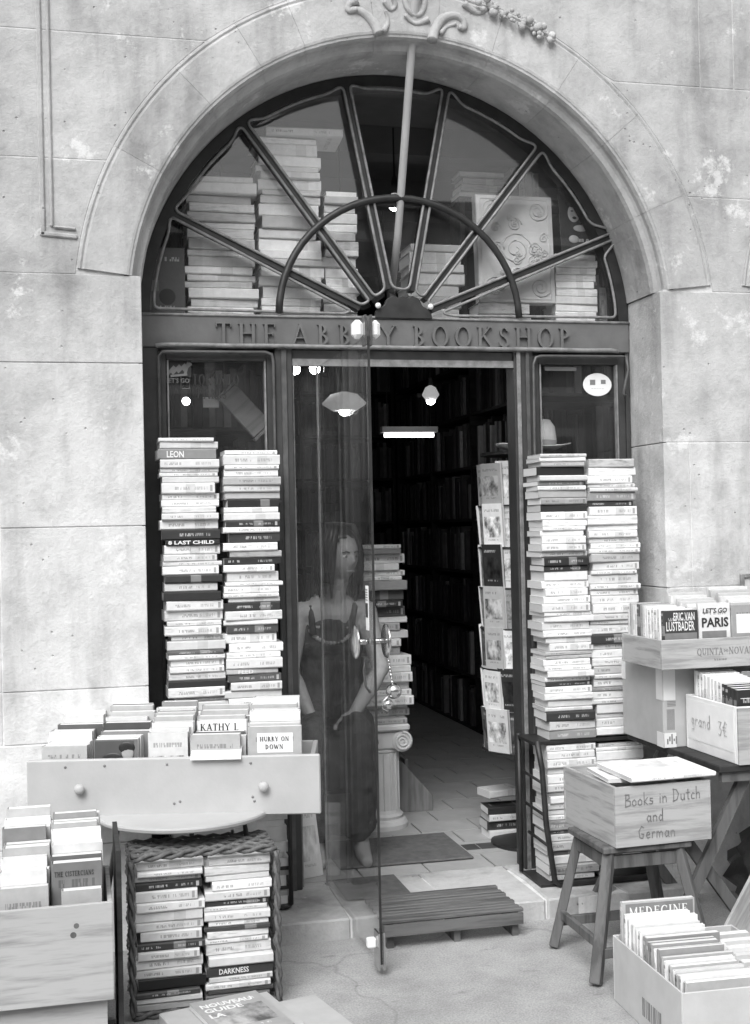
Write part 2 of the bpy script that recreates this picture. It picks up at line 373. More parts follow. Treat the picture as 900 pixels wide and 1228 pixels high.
    def build(s, name, mats, parent=None, local=False, smooth=False, bevel=0.0, M4=None):
        """world coordinates unless local; parent's inverse is applied"""
        inv = None
        if parent is not None and not local: inv = WM[parent.name].inverted()
        o = bpy.data.objects.new(name, s.mesh(name, mats, inv, smooth)); COL.objects.link(o)
        if M4 is not None: o.matrix_basis = M4
        WM[o.name] = (WM[parent.name] if parent is not None else Matrix()) @ (M4 if M4 is not None else Matrix())
        if parent is not None: o.parent = parent
        if bevel:
            b = o.modifiers.new('bevel', 'BEVEL'); b.width = bevel; b.segments = 1; b.limit_method = 'ANGLE'
        return o
def thing(name, label, cat, loc=(0,0,0), rz=0.0, group=None, M4=None):
    o = bpy.data.objects.new(name, None); COL.objects.link(o); o.empty_display_size = .05
    m = M4 if M4 is not None else Matrix.Translation(loc) @ Matrix.Rotation(rz, 4, 'Z')
    o.matrix_basis = m; WM[o.name] = m.copy(); tag(o, label, cat, group); return o
def tag(o, label=None, cat=None, group=None, kind=None):
    if label: o['label'] = label
    if cat: o['category'] = cat
    if group: o['group'] = group
    if kind: o['kind'] = kind
    return o
ORD = ['topmost','second','third','fourth','fifth','sixth','seventh','eighth','ninth','tenth','eleventh','twelfth','thirteenth','fourteenth','fifteenth','sixteenth','seventeenth','eighteenth','nineteenth']
TENS = {20:'twentieth',30:'thirtieth',40:'fortieth',50:'fiftieth',60:'sixtieth',70:'seventieth'}
TW = {20:'twenty',30:'thirty',40:'forty',50:'fifty',60:'sixty',70:'seventy'}
def ordinal(i, first='first'):
    if i == 0: return first
    if i < 19: return ORD[i]
    n = i + 1; t, u = n // 10 * 10, n % 10
    return TENS[t] if u == 0 else TW[t] + '-' + (['first'] + ORD[1:])[u-1]

# stroke lettering ---------------------------------------------------------------
GL = {
 'A':(.86,[('D',.10,0,.43,1,.065),('D',.43,1,.76,0,.14),('H',.22,.64,.33,.05),('S',.10,0,.22),('S',.76,0,.26)]),
 'B':(.66,[('V',.16,0,1,.14),('A',.16,.76,.30,.24,-90,90,.13,.05),('A',.16,.27,.37,.27,-90,90,.14,.05),('S',.12,0,.2),('S',.12,1,.2)]),
 'C':(.80,[('A',.44,.5,.40,.5,50,310,.14,.05),('V',.70,.70,.92,.05)]),
 'D':(.84,[('V',.16,0,1,.14),('A',.16,.5,.56,.5,-90,90,.14,.05),('S',.12,0,.2),('S',.12,1,.2)]),
 'E':(.64,[('V',.16,0,1,.14),('H',.16,.56,.975,.05),('H',.16,.46,.52,.05),('H',.16,.6,.025,.05),('V',.56,.82,1,.045),('V',.46,.42,.62,.04),('V',.6,0,.2,.045),('S',.1,0,.16),('S',.1,1,.16)]),
 'F':(.60,[('V',.16,0,1,.14),('H',.16,.56,.975,.05),('H',.16,.46,.52,.05),('V',.56,.82,1,.045),('S',.16,0,.26)]),
 'G':(.84,[('A',.44,.5,.40,.5,50,330,.14,.05),('V',.72,.05,.45,.12),('S',.70,.45,.26)]),
 'H':(.90,[('V',.17,0,1,.14),('V',.73,0,1,.14),('H',.17,.73,.52,.05),('S',.17,0,.28),('S',.17,1,.28),('S',.73,0,.28),('S',.73,1,.28)]),
 'I':(.36,[('V',.18,0,1,.14),('S',.18,0,.28),('S',.18,1,.28)]),
 'K':(.84,[('V',.16,0,1,.14),('D',.2,.42,.66,1,.06),('D',.34,.58,.76,0,.14),('S',.16,0,.28),('S',.16,1,.28),('S',.66,1,.22),('S',.76,0,.24)]),
 'L':(.64,[('V',.16,0,1,.14),('H',.16,.6,.025,.05),('V',.6,0,.22,.045),('S',.12,0,.2),('S',.16,1,.28)]),
 'M':(1.0,[('V',.14,0,1,.06),('V',.84,0,1,.14),('D',.14,1,.49,.05,.13),('D',.49,.05,.84,1,.06),('S',.14,0,.22),('S',.84,0,.28)]),
 'N':(.9,[('V',.15,0,1,.06),('V',.74,0,1,.06),('D',.15,1,.74,0,.14),('S',.15,0,.22),('S',.12,1,.2),('S',.74,1,.22)]),
 'O':(.90,[('A',.45,.5,.41,.51,0,360,.14,.05)]),
 'P':(.64,[('V',.16,0,1,.14),('A',.16,.73,.38,.27,-90,90,.14,.05),('S',.16,0,.28),('S',.12,1,.2)]),
 'Q':(.90,[('A',.45,.5,.41,.51,0,360,.14,.05),('D',.45,.1,.85,-.2,.09)]),
 'R':(.76,[('V',.16,0,1,.14),('A',.16,.74,.36,.26,-90,90,.13,.05),('D',.30,.48,.68,0,.13),('S',.16,0,.28),('S',.12,1,.2),('S',.70,0,.16)]),
 'S':(.60,[('A',.30,.75,.22,.25,20,270,.10,.06),('A',.30,.26,.24,.26,-160,90,.12,.06),('V',.50,.74,.95,.04),('V',.07,.05,.26,.04)]),
 'T':(.76,[('V',.38,0,1,.14),('H',.04,.72,.975,.05),('V',.05,.8,1,.045),('V',.71,.8,1,.045),('S',.38,0,.28)]),
 'U':(.86,[('V',.17,.3,1,.13),('V',.70,.3,1,.06),('A',.435,.32,.265,.32,180,360,.12,.06),('S',.17,1,.28),('S',.70,1,.22)]),
 'V':(.84,[('D',.10,1,.43,0,.14),('D',.43,0,.76,1,.065),('S',.1,1,.26),('S',.76,1,.22)]),
 'W':(1.16,[('D',.10,1,.36,0,.13),('D',.36,0,.58,.9,.06),('D',.58,.9,.82,0,.13),('D',.82,0,1.06,1,.06),('S',.1,1,.26),('S',1.06,1,.2)]),
 'X':(.8,[('D',.1,1,.7,0,.13),('D',.1,0,.7,1,.06),('S',.1,0,.2),('S',.7,0,.22),('S',.1,1,.22),('S',.7,1,.2)]),
 'Y':(.80,[('D',.08,1,.40,.46,.14),('D',.40,.46,.72,1,.065),('V',.40,0,.48,.14),('S',.40,0,.28),('S',.08,1,.24),('S',.72,1,.2)]),
 ' ':(.42,[]),
}
def lettering(text, h, track=.12, bold=1.0, depth=.0008):
    """serif capitals in the XZ plane, baseline at z=0, front face towards -y; returns MB, width"""
    mb = MB(); x = 0.0; k = 0
    def q(pts):
        nonlocal k
        k += 1; y = -depth - .00003 * (k % 9)
        mb.prism([(p[0]*h, p[1]*h) for p in pts], y, 0.0)
    for ch in text:
        adv, st = GL[ch]
        for p in st:
            if p[0] == 'V': _, px, y0, y1, wd = p; wd *= bold; q([(x+px-wd/2,y0),(x+px+wd/2,y0),(x+px+wd/2,y1),(x+px-wd/2,y1)])
            elif p[0] == 'H': _, a, b, y, t = p; t *= bold; q([(x+a,y-t/2),(x+b,y-t/2),(x+b,y+t/2),(x+a,y+t/2)])
            elif p[0] == 'S': _, px, y, L = p; t = .05*bold; y = y+t/2 if y < .5 else y-t/2; q([(x+px-L/2,y-t/2),(x+px+L/2,y-t/2),(x+px+L/2,y+t/2),(x+px-L/2,y+t/2)])
            elif p[0] == 'D':
                _, ax, ay, bx, by, wd = p; wd *= bold*1.05
                pts = [(x+ax-wd/2,ay),(x+ax+wd/2,ay),(x+bx+wd/2,by),(x+bx-wd/2,by)]
                if by < ay: pts.reverse()
                q(pts)
            elif p[0] == 'A':
                _, cx, cy, rx, ry, a0, a1, wm, wn_ = p; n = max(6, int(abs(a1-a0)/18))
                for i in range(n):
                    t0, t1 = R_(a0+(a1-a0)*i/n), R_(a0+(a1-a0)*(i+1)/n); c4 = []
                    for t, io in ((t0,1),(t1,1),(t1,0),(t0,0)):
                        th = (wn_ + (wm-wn_)*abs(math.cos(t)))*bold; s_ = 0 if io else th
                        c4.append((x+cx+(rx-s_)*math.cos(t), cy+(ry-s_)*math.sin(t)))
                    q(c4)
        x += adv + track
    return mb, (x - track) * h
def sans(text, h, off=0.0, depth=.0006, italic=0.0):
    """plain sans lettering from the built-in font as an MB, baseline at z=0, front towards -y; returns MB, width"""
    c = bpy.data.curves.new('t', 'FONT'); c.body = text; c.size = 1.0; c.offset = off; c.resolution_u = 2; c.shear = italic
    o = bpy.data.objects.new('t', c); COL.objects.link(o)
    dg = bpy.context.evaluated_depsgraph_get(); me = bpy.data.meshes.new_from_object(o.evaluated_get(dg))
    s = h / .70; mb = MB()
    for p in me.polygons: mb.poly([(me.vertices[i].co.x*s, -depth, me.vertices[i].co.y*s) for i in p.vertices])
    wd = max((v.co.x for v in me.vertices), default=0) * s
    bpy.data.objects.remove(o); bpy.data.curves.remove(c); bpy.data.meshes.remove(me)
    return mb, wd
HW = {'B':(.62,[[(.05,0),(.1,1)],[(.02,.95),(.42,.95),(.45,.65),(.12,.52),(.55,.42),(.55,.08),(.03,0)]]),
 'o':(.5,[[(.25,.5),(.05,.35),(.05,.12),(.22,0),(.42,.1),(.42,.35),(.25,.5)]]),
 'k':(.5,[[(.08,0),(.08,1)],[(.42,.55),(.1,.25),(.42,0)]]),
 's':(.42,[[(.36,.45),(.1,.48),(.1,.28),(.36,.22),(.33,.02),(.04,.03)]]),
 'i':(.25,[[(.12,0),(.12,.48)],[(.12,.68),(.14,.72)]]),
 'n':(.5,[[(.06,0),(.06,.5)],[(.06,.36),(.25,.5),(.4,.4),(.42,0)]]),
 'D':(.72,[[(.1,0),(.1,1)],[(.02,.98),(.4,.9),(.62,.55),(.45,.1),(.02,0)]]),
 'u':(.5,[[(.06,.5),(.06,.12),(.22,0),(.4,.14),(.4,.5)],[(.4,.2),(.44,0)]]),
 't':(.4,[[(.2,.85),(.2,.05),(.34,.02)],[(.02,.55),(.38,.58)]]),
 'c':(.42,[[(.38,.42),(.2,.5),(.05,.3),(.1,.04),(.38,.04)]]),
 'h':(.5,[[(.07,0),(.07,1)],[(.07,.36),(.25,.5),(.4,.4),(.42,0)]]),
 'a':(.55,[[(.42,.42),(.2,.5),(.05,.25),(.2,0),(.42,.2),(.42,.48),(.44,.05),(.5,0)]]),
 'd':(.55,[[(.42,.42),(.2,.5),(.05,.25),(.2,0),(.42,.2),(.42,1),(.44,0)]]),
 'G':(.7,[[(.6,.85),(.35,1),(.08,.6),(.15,.1),(.45,.02),(.58,.35),(.35,.38)]]),
 'e':(.48,[[(.06,.25),(.4,.3),(.32,.5),(.12,.45),(.05,.2),(.18,0),(.42,.08)]]),
 'r':(.4,[[(.08,0),(.08,.5)],[(.08,.32),(.22,.48),(.38,.46)]]),
 'm':(.75,[[(.06,0),(.06,.5)],[(.06,.36),(.2,.5),(.33,.38),(.34,0)],[(.34,.36),(.5,.5),(.64,.38),(.66,0)]]),
 'g':(.5,[[(.4,.45),(.15,.48),(.08,.2),(.3,.08),(.4,.45),(.38,-.3),(.1,-.32)]]),
 '3':(.5,[[(.05,.9),(.4,.9),(.2,.55),(.42,.4),(.3,.05),(.04,.1)]]),
 'E':(.6,[[(.5,.85),(.3,1),(.1,.6),(.2,.1),(.5,.1)],[(0,.62),(.4,.62)],[(0,.42),(.38,.42)]]),
 ' ':(.4,[])}
def handwriting(lines, h, lead, wd=.07):
    mb = MB(); rr = random.Random(3)
    for li, (ox, t) in enumerate(lines):
        x = ox
        for ch in t:
            adv, sts = HW[ch]
            for st in sts:
                for a, b in zip(st[:-1], st[1:]):
                    A = Vector((x*h+a[0]*h, -.0008, a[1]*h-li*lead)); B = Vector((x*h+b[0]*h, -.0008, b[1]*h-li*lead))
                    d = (B-A).normalized()*wd*h*.3; mb.bar(A-d, B+d, .0008, wd*h, 0, up=(-d.z, 0, d.x))
            x += adv + .1
    return mb

# books ---------------------------------------------------------------------------
RB = random.Random(11)
NBOOK = [0]
STUFF = MB()
def stuff_book(L, D, T, M4, tone):
    mi = 4 if tone > .5 else 3 if tone > .25 else 1
    for b, k in (((0,L,0,.0022,0,T),mi),((0,L,.0022,D,0,.0011),mi),((0,L,.0022,D,T-.0011,T),mi),((.001,L-.001,.0024,D-.002,.0013,T-.0013),5)): STUFF.box(*b, mi=k, mat=M4)
def book(L, D, T, M4, tone, label, cat='book', ink=None, pic=0.0, group=None, name='paperback_book', hard=False, title=None):
    """local: length along X (spine length), spine faces -Y, thickness up Z. Root mesh is the cover, page block its child"""
    c = .0022 if hard else .0011; e = .0035 if hard else 0.0006; r = min(.004, T*.25)
    mb = MB()
    U = [(D,0),(r,0),(0,r),(0,T-r),(r,T),(D,T),(D,T-c),(c+r,T-c),(c+r*.4,T-c-r*.4),(c+r*.4,c+r*.4),(c+r,c),(D,c)]
    n = len(U)
    mb.v = [(0,y,z) for y,z in U] + [(L,y,z) for y,z in U]
    for i in range(n):
        j = (i+1) % n; mb.f.append((i, j, n+j, n+i)); mb.mi.append(1 if i in (1,2,3) else 0)
    for off in (0, n):
        for q in ((0,1,10,11),(1,2,9,10),(2,3,8,9),(3,4,7,8),(4,5,6,7)):
            mb.f.append(tuple(off+k for k in q)); mb.mi.append(0)
    o = bpy.data.objects.new(name, mb.mesh(name, ['cover_print', 'spine_print'])); COL.objects.link(o)
    o.matrix_basis = M4; WM[o.name] = M4.copy()
    if ink is None: ink = .72 if tone < .3 else .06
    o.color = (tone, ink, pic, 1)
    tag(o, label, cat, group)
    pb = MB(); pb.box(e, L-e, c+r+.0004, D-e-.0008, c+.0003, T-c-.0003)
    pb.build('page_block', 'paper_edges', o, local=True)
    NBOOK[0] += 1
    return o
def print_on_spine(o, text, L, T, size=.6, x0=.1, serif=False, dark=False, off=.02, wfrac=None):
    h = T*size
    mb, wd = (lettering(text, h, bold=1.4) if serif else sans(text, h, off))
    if wfrac:
        s = wfrac*L/wd
        if s < 1.6: mb.v = [(x*s, y, z) for x,y,z in mb.v]
    mb.v = [(x + x0*L, y-.0004, z + (T-h)/2) for x,y,z in mb.v]
    return mb.build('title_print', 'ink' if dark else 'ink_white', o, local=True)
def tone_word(t, pic=0):
    return 'black' if t < .06 else 'dark grey' if t < .16 else 'grey' if t < .4 else 'pale grey' if t < .6 else 'white'
def TR(x, y, z, rz=0, rx=0, ry=0):
    return Matrix.Translation((x,y,z)) @ Matrix.Rotation(rz,4,'Z') @ Matrix.Rotation(rx,4,'X') @ Matrix.Rotation(ry,4,'Y')
def rand_tone(rr, dark=.16, mid=.2):
    u = rr.random()
    if u < dark: return rr.uniform(.02, .12)
    if u < dark + mid: return rr.uniform(.2, .5)
    return rr.uniform(.58, .82)
def stack(x0, L, yf, z0, z1, where, seed, darks=(), lean=lambda z: 0.0, tmin=.013, tmax=.036, D=.125, hard=False, dk=.05, mid=.13, titles=None, rz=0.0, jit=.006, tones=None, tilt=None, group=None, stuff_below=-1):
    """pile of books lying flat, spines towards -y; returns list bottom to top"""
    rr = random.Random(seed); zs = []; z = z0
    while z < z1 - tmin*.6:
        T = min(rr.uniform(tmin, tmax), max(tmin, z1 - z)); zs.append((z, T)); z += T + .0003
    out = []; n = len(zs)
    for i, (z, T) in enumerate(zs):
        tone = rand_tone(rr, dk, mid); pic = .8 if rr.random() < .25 else .08
        if tone > .55: pic *= .6
        if any(z <= d < z + T for d in darks): tone = rr.uniform(.018, .05); pic = .1
        if tones: tone = rr.uniform(*tones)
        Lb = L * rr.choice((rr.uniform(.9,.95), rr.uniform(.95,1.0), rr.uniform(.97,1.02))); xx = x0 + (L - Lb) * rr.random() + lean(z) + rr.uniform(-jit, jit) * 1.1
        y = yf + rr.uniform(0, jit * 3.2)
        lab = '%s %s, %s %s' % (tone_word(tone), 'hardback' if hard else 'paperback', ordinal(n-1-i, 'topmost').replace('topmost','topmost book'), ('from the top of ' if i != n-1 else 'on ') + where)
        m = TR(xx, y, z, rz + rr.uniform(-.04, .04))
        if z < stuff_below: stuff_book(Lb, D, T, m, tone); continue
        b = book(Lb, D * rr.uniform(.9, 1.0), T, m, tone, lab, pic=pic, name='hardback_book' if hard else 'paperback_book', hard=hard, group=group, ink=tone*.85 if tones else None)
        out.append((z, T, Lb, b))
    if titles:
        for zt, txt, kw in titles:
            z, T, Lb, b = min(out, key=lambda q: abs(q[0]+q[1]/2-zt))
            kw = dict(kw); tn = kw.pop('tone', .03); b.color = (tn, tn, 0, 1)
            b['label'] = b['label'].replace(b['label'].split(' paper')[0].split(' hard')[0], tone_word(tn), 1)
            print_on_spine(b, txt, Lb, T, **kw)
    return out
def upright(x, y, z, wd, ht, T, tone, label, lean=0.0, rz=0.0, pic=.8, roll=0.0, name='paperback_book', ink=None, group=None, cat='book'):
    """book standing on its tail edge: front cover faces -y (before rz), spine at its -x side; (x,y) = front lower spine corner"""
    B = Matrix(((0,1,0,0),(0,0,1,0),(1,0,0,0),(0,0,0,1)))   # local X->Z, Y->X, Z->Y
    m = Matrix.Translation((x,y,z)) @ Matrix.Rotation(rz,4,'Z') @ Matrix.Rotation(-lean,4,'X') @ Matrix.Rotation(roll,4,'Y') @ B
    return book(ht, wd, T, m, tone, label, cat=cat, pic=pic, name=name, ink=ink, group=group)
def print_on_front(o, text, x0, z0, h, serif=True, dark=True, bold=1.0, w=None, mat=None, off=.02, italic=0.0):
    """lettering on the front cover of an upright book; x0,z0 measured from its lower spine corner"""
    mb, wd = lettering(text, h, bold=bold) if serif else sans(text, h, off, italic=italic)
    s = (w / wd) if w else 1.0
    # strokes are x right, z up, -y front -> book local: Y = x, X = z, Z = y
    mb.v = [(p[2]+z0, p[0]*s+x0, p[1]-.0006) for p in mb.v]
    return mb.build('title_print', mat or ('ink' if dark else 'ink_white'), o, local=True)
def patch_on_front(o, x0, x1, z0, z1, mat, t=.0005, name='cover_picture'):
    return MB().box(z0, z1, x0, x1, -t, -.0001).build(name, mat, o, local=True)

# ================================================================== SETTING
CX, CZ, RI, RO = .035, 2.136, .95, 1.165
XL, XR = CX - RI, CX + RI                 # opening jambs
FZ = .07                                  # shop floor level
# pavement
mb = MB(); mb.poly([(-60,-60,0),(60,-60,0),(60,12,0),(-60,12,0)])
o = mb.build('pavement', 'concrete'); tag(o, kind='structure')
# doorstep slabs
step = MB().box(-.99, 1.02, -.405, .0, -.05, FZ-.006).build('doorstep', 'mortar'); tag(step, kind='structure')
rr = random.Random(5)
cuts = [-1.0, -.62, -.26, .10, .44, .74, 1.03]
for k in range(6):
    a, b = cuts[k], cuts[k+1]; j = rr.uniform(-.012, .012)
    front = -.415 + rr.uniform(-.008, .008)
    pts = [(a+.004, front), (b-.004, front+rr.uniform(-.006,.01)), (b-.004+j, -.16), (b-.003, .045), (a+.003, .045), (a+.004-j, -.16)]
    if k == 4: pts[1] = (b-.05, front+.03); pts.insert(2, (b-.004, front+.07))
    MB().prism(pts, -.04, FZ + rr.uniform(-.002,.002), axis='z').build('step_slab', 'step_stone', step, bevel=.006)
# shop floor with tiles
fl = MB().box(-1.45, 1.75, .0, 5.2, -.06, FZ-.008).build('shop_floor', 'grout'); tag(fl, kind='structure')
tw, td = .262, .196; row = 0; y = .052
tile_me = None
while y < 5.0:
    x = -1.42 - (row % 2) * tw * .5
    while x < 1.7:
        a, b = max(x, -1.42), min(x + tw - .006, 1.72)
        if b - a > .05 and not (y < .06 and False):
            if b - a > tw - .01:
                if tile_me is None:
                    t = MB().box(0, tw-.007, 0, td-.007, -.012, 0); tile_me = t.mesh('tile', 'tile_pale')
                o = bpy.data.objects.new('tile', tile_me); COL.objects.link(o); o.parent = fl
                o.location = (a, y, FZ + rr.uniform(-.0012, .0012)); o.rotation_euler = (0,0,rr.uniform(-.004,.004))
                WM[o.name] = Matrix.Translation(o.location)
            else:
                MB().box(a, b, y, y+td-.007, FZ-.012, FZ+rr.uniform(-.001,.001)).build('tile', 'tile_pale', fl)
        x += tw
    y += td; row += 1
for a, b in ((.375,.435),(.440,.66)):
    MB().box(a, b, .30, .385, FZ-.005, FZ+.003).build('tile', 'tile_dark', fl)
# shop room
def slab(name, *b, mat='room_dark'):
    o = MB().box(*b).build(name, mat); tag(o, kind='structure'); return o
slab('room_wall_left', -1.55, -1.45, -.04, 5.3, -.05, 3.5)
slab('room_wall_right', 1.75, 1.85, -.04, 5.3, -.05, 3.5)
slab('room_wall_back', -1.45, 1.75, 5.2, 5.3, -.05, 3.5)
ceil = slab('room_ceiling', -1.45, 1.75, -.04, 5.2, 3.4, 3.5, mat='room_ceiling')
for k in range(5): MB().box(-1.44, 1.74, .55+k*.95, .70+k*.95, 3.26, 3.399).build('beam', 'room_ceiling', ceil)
# ------------------------------------------------------------------ facade
fac = thing('stone_facade', 'weathered pale limestone facade with round arch over the bookshop entrance', 'facade')
YF = -.30
core = MB()
core.box(-4.0, XL-.012, YF+.0016, -.03, -.1, 2.25); core.box(XR+.012, 5.0, YF+.0016, -.03, -.1, 2.25)
def arc_top(x, r): 
    d = r*r - (x-CX)**2; return CZ + math.sqrt(d) if d > 0 else -9
for (a, b) in ((-4.0, CX), (CX, 5.0)):
    bot = []; n = 60
    xs = sorted(set([a, b] + [CX + (RI+.06)*math.cos(math.pi*i/n) for i in range(n+1) if a <= CX + (RI+.06)*math.cos(math.pi*i/n) <= b]))
    pts = [(x, max(2.25, arc_top(x, RI+.06))) for x in xs]
    core.prism(pts + [(b, 6.0), (a, 6.0)], YF+.0016, -.03)
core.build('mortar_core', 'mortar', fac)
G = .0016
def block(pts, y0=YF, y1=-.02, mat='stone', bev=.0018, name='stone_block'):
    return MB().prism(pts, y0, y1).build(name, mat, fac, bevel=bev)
def rect(a, b, z0, z1, **k): return block([(a+G,z0+G),(b-G,z0+G),(b-G,z1-G),(a+G,z1-G)], **k)
# left pier and wall behind it
zl = [-.1, .36, .70, .873, 1.41, 1.955, 2.25]
for z0, z1 in zip(zl[:-1], zl[1:]):
    if z1 <= .71: rect(-1.46, -1.18, z0, z1, y0=YF-.007); rect(-1.18, XL+G, z0, z1, y0=YF-.007)
    else: rect(-1.385, XL+G, z0, z1, y0=YF-.003)
    for a, b in ((-4.0, -2.7), (-2.7, -1.95), (-1.95, -1.385 if z1 > .71 else -1.46)): rect(a, b, z0, z1)
# right pier and wall
zr = [-.1, .55, 1.14, 1.68, 2.245]
for i, (z0, z1) in enumerate(zip(zr[:-1], zr[1:])):
    xs = [XR-G, 1.09, 1.9, 2.9, 5.0] if i in (1, 2) else [XR-G, 1.55, 2.4, 3.4, 5.0] if i == 3 else [XR-G, 1.30, 2.1, 3.1, 5.0]
    for a, b in zip(xs[:-1], xs[1:]): rect(a, b, z0, z1)
# spandrels, cut to the ring
def span_row(z0, z1, a, side):
    n = 14; r = RO + .004
    def xe(z):
        d = r*r - (z-CZ)**2; return math.sqrt(max(d, 0))
    zs = [z0+G + (z1-z0-2*G)*i/n for i in range(n+1)]
    if side < 0: pts = [(a+G, zs[0])] + [(CX - xe(z), z) for z in zs] + [(a+G, zs[-1])]
    else: pts = [(CX + xe(z), z) for z in reversed(zs)] + [(a-G, zs[-1])]; pts = [(CX + xe(zs[0]), zs[0]), (a-G, zs[0]), (a-G, zs[-1])] + [(CX + xe(z), z) for z in reversed(zs[1:])]
    block(pts)
for z0, z1 in ((2.25, 2.634), (2.634, 3.06)):
    span_row(z0, z1, -1.40, -1)
    for a, b in ((-4.0,-2.6),(-2.6,-1.40)): rect(a, b, z0, z1)
for z0, z1 in ((2.245, 2.60), (2.60, 3.016)):
    span_row(z0, z1, 1.55, 1)
    for a, b in ((1.55,2.6),(2.6,3.6),(3.6,5.0)): rect(a, b, z0, z1)
def top_row(z0, z1, a, b):
    n = 26; xs = [a+G + (b-a-2*G)*i/n for i in range(n+1)]
    block([(x, max(z0+G, arc_top(x, RO+.004))) for x in xs] + [(b-G, z1-G), (a+G, z1-G)])
top_row(3.06, 3.55, -1.40, CX); top_row(3.016, 3.55, CX, 1.17)
rect(1.31, 2.6, 3.016, 3.55); block([(1.17+G,3.016+G),(1.31-G,3.016+G),(1.31-G,3.55-G),(1.17+G,3.55-G)])
rect(-4.0, -2.6, 3.06, 3.55); rect(-2.6, -1.40, 3.06, 3.55); rect(2.6, 5.0, 3.016, 3.55)
for k, (z0, z1) in enumerate(((3.55, 4.1), (4.1, 4.7), (4.7, 5.3), (5.3, 6.0))):
    xs = [-4, -2.4, -.9, .5, 1.9, 3.3, 5.0] if k % 2 else [-4, -3.1, -1.6, -.2, 1.2, 2.6, 5.0]
    for a, b in zip(xs[:-1], xs[1:]): rect(a, b, z0, z1)
# voussoirs with moulded edge
PROF = [(RI,-.02),(RI,-.235),(RI+.006,-.252),(RI+.020,-.262),(RI+.028,-.272),(RI+.030,-.290),(RI+.037,-.302),(RI+.044,-.3035),(RI+.048,-.307),(RI+.056,-.309),(RO-.022,-.309),(RO-.014,-.304),(RO-.007,-.308),(RO,-.306),(RO,-.20)]
def voussoir(a0, a1, cx=CX, prof=PROF, name='voussoir'):
    mb = MB(); n = max(3, int((a1-a0)/3)); m = len(prof)
    for i in range(n+1):
        t = R_(a0 + (a1-a0)*i/n)
        for r, yy in prof: mb.v.append((cx + r*math.cos(t), yy, CZ + r*math.sin(t)))
    for i in range(n):
        for k in range(m-1): mb.f.append((i*m+k, i*m+k+1, (i+1)*m+k+1, (i+1)*m+k)); mb.mi.append(0)
        mb.f.append((i*m+m-1, i*m, (i+1)*m, (i+1)*m+m-1)); mb.mi.append(0)
    mb.f.append(tuple(range(m))); mb.mi.append(0); mb.f.append(tuple(n*m+k for k in reversed(range(m)))); mb.mi.append(0)
    return mb.build(name, 'stone_arch', fac)
ang = [6.6, 24, 41, 56, 72, 84, 97, 112, 122, 135, 152, 173.4]
for a, b in zip(ang[:-1], ang[1:]): voussoir(a+.025, b-.025)
# next bay's arch ring
P2 = [(r, yy) for r, yy in PROF if r > RI+.045] ; P2 = [(RI+.05,-.25)] + P2
a2 = [6.6, 28, 50, 72, 90, 110, 132, 153, 173.4]
for a, b in zip(a2[:-1], a2[1:]): voussoir(a+.12, b-.12, CX+2.445, P2)
# sunk panel moulding
def ridge(pts, wd, h): 
    mb = MB()
    for a, b in zip(pts[:-1], pts[1:]): mb.bar((a[0],YF-h/2+.002,a[1]), (b[0],YF-h/2+.002,b[1]), wd, h, up=(0,1,0))
    return mb.build('panel_moulding', 'stone', fac, bevel=.004)
ridge([(-1.245,6.0),(-1.232,2.375)], .018, .010); ridge([(-1.212,6.0),(-1.203,2.405)], .012, .012)
ridge([(-1.241,2.382),(-1.12,2.374)], .016, .010); ridge([(-1.197,2.405),(-1.125,2.40)], .010, .012)
# carved rococo ornament on the crown
def scroll(pts, r0, r1, name='carved_scroll', yo=-.318, flat=.8):
    n = len(pts); P = []
    for i in range((n-1)*5+1):
        t = i/5; k = min(int(t), n-2); u = t-k
        p0, p1, p2, p3 = pts[max(k-1,0)], pts[k], pts[k+1], pts[min(k+2,n-1)]
        P.append(tuple(.5*((2*p1[j]) + (-p0[j]+p2[j])*u + (2*p0[j]-5*p1[j]+4*p2[j]-p3[j])*u*u + (-p0[j]+3*p1[j]-3*p2[j]+p3[j])*u**3) for j in (0,1)))
    m = len(P); mb = MB()
    mb.tube([(x, yo + .012*math.sin(3.1*i/m), z) for i,(x,z) in enumerate(P)], [r0+(r1-r0)*i/(m-1) for i in range(m)], 8)
    return mb.build(name, 'stone_arch', fac, smooth=True)
scroll([(-.150,3.235),(-.178,3.222),(-.182,3.200),(-.150,3.204),(-.115,3.186),(-.088,3.155),(-.075,3.122)], .010, .020)
scroll([(-.150,3.235),(-.178,3.222),(-.182,3.200),(-.150,3.204)], .016, .010)
scroll([(.02,3.30),(.024,3.24),(.050,3.205),(.080,3.208),(.094,3.245),(.086,3.30)], .010, .012)
scroll([(-.055,3.24),(-.03,3.215),(-.012,3.23),(-.02,3.255)], .008, .010)
scroll([(.02,3.196),(.06,3.172),(.11,3.19)], .006, .012)
scroll([(-.06,3.13),(-.04,3.17),(-.05,3.21)], .012, .006)
scroll([(.118,3.112),(.130,3.150),(.160,3.195),(.205,3.212),(.238,3.196),(.240,3.168),(.220,3.170)], .020, .010)
scroll([(.150,3.140),(.175,3.168),(.210,3.180)], .010, .006)
scroll([(.24,3.255),(.29,3.228),(.33,3.245),(.37,3.262)], .012, .008)
scroll([(-.06,3.32),(.03,3.36),(.12,3.30)], .03, .03)
rr = random.Random(8); mb = MB()
for k in range(46):
    t = rr.random(); x = .30+.27*t + rr.uniform(-.02,.02); z = 3.262-.115*t + rr.uniform(-.02,.026)
    mb.ball((x, -.322-rr.random()*.012, z), rr.uniform(.006,.016), 7, 5, sy=.8)
mb.build('carved_garland', 'stone_arch', fac, smooth=True)
mb = MB()
for k in range(26):
    t = rr.random(); x = -.26-.30*t + rr.uniform(-.02,.02); z = 3.275+.0*t - .02*t + rr.uniform(-.014,.02)
    mb.ball((x, -.322-rr.random()*.010, z), rr.uniform(.006,.014), 7, 5, sy=.8)
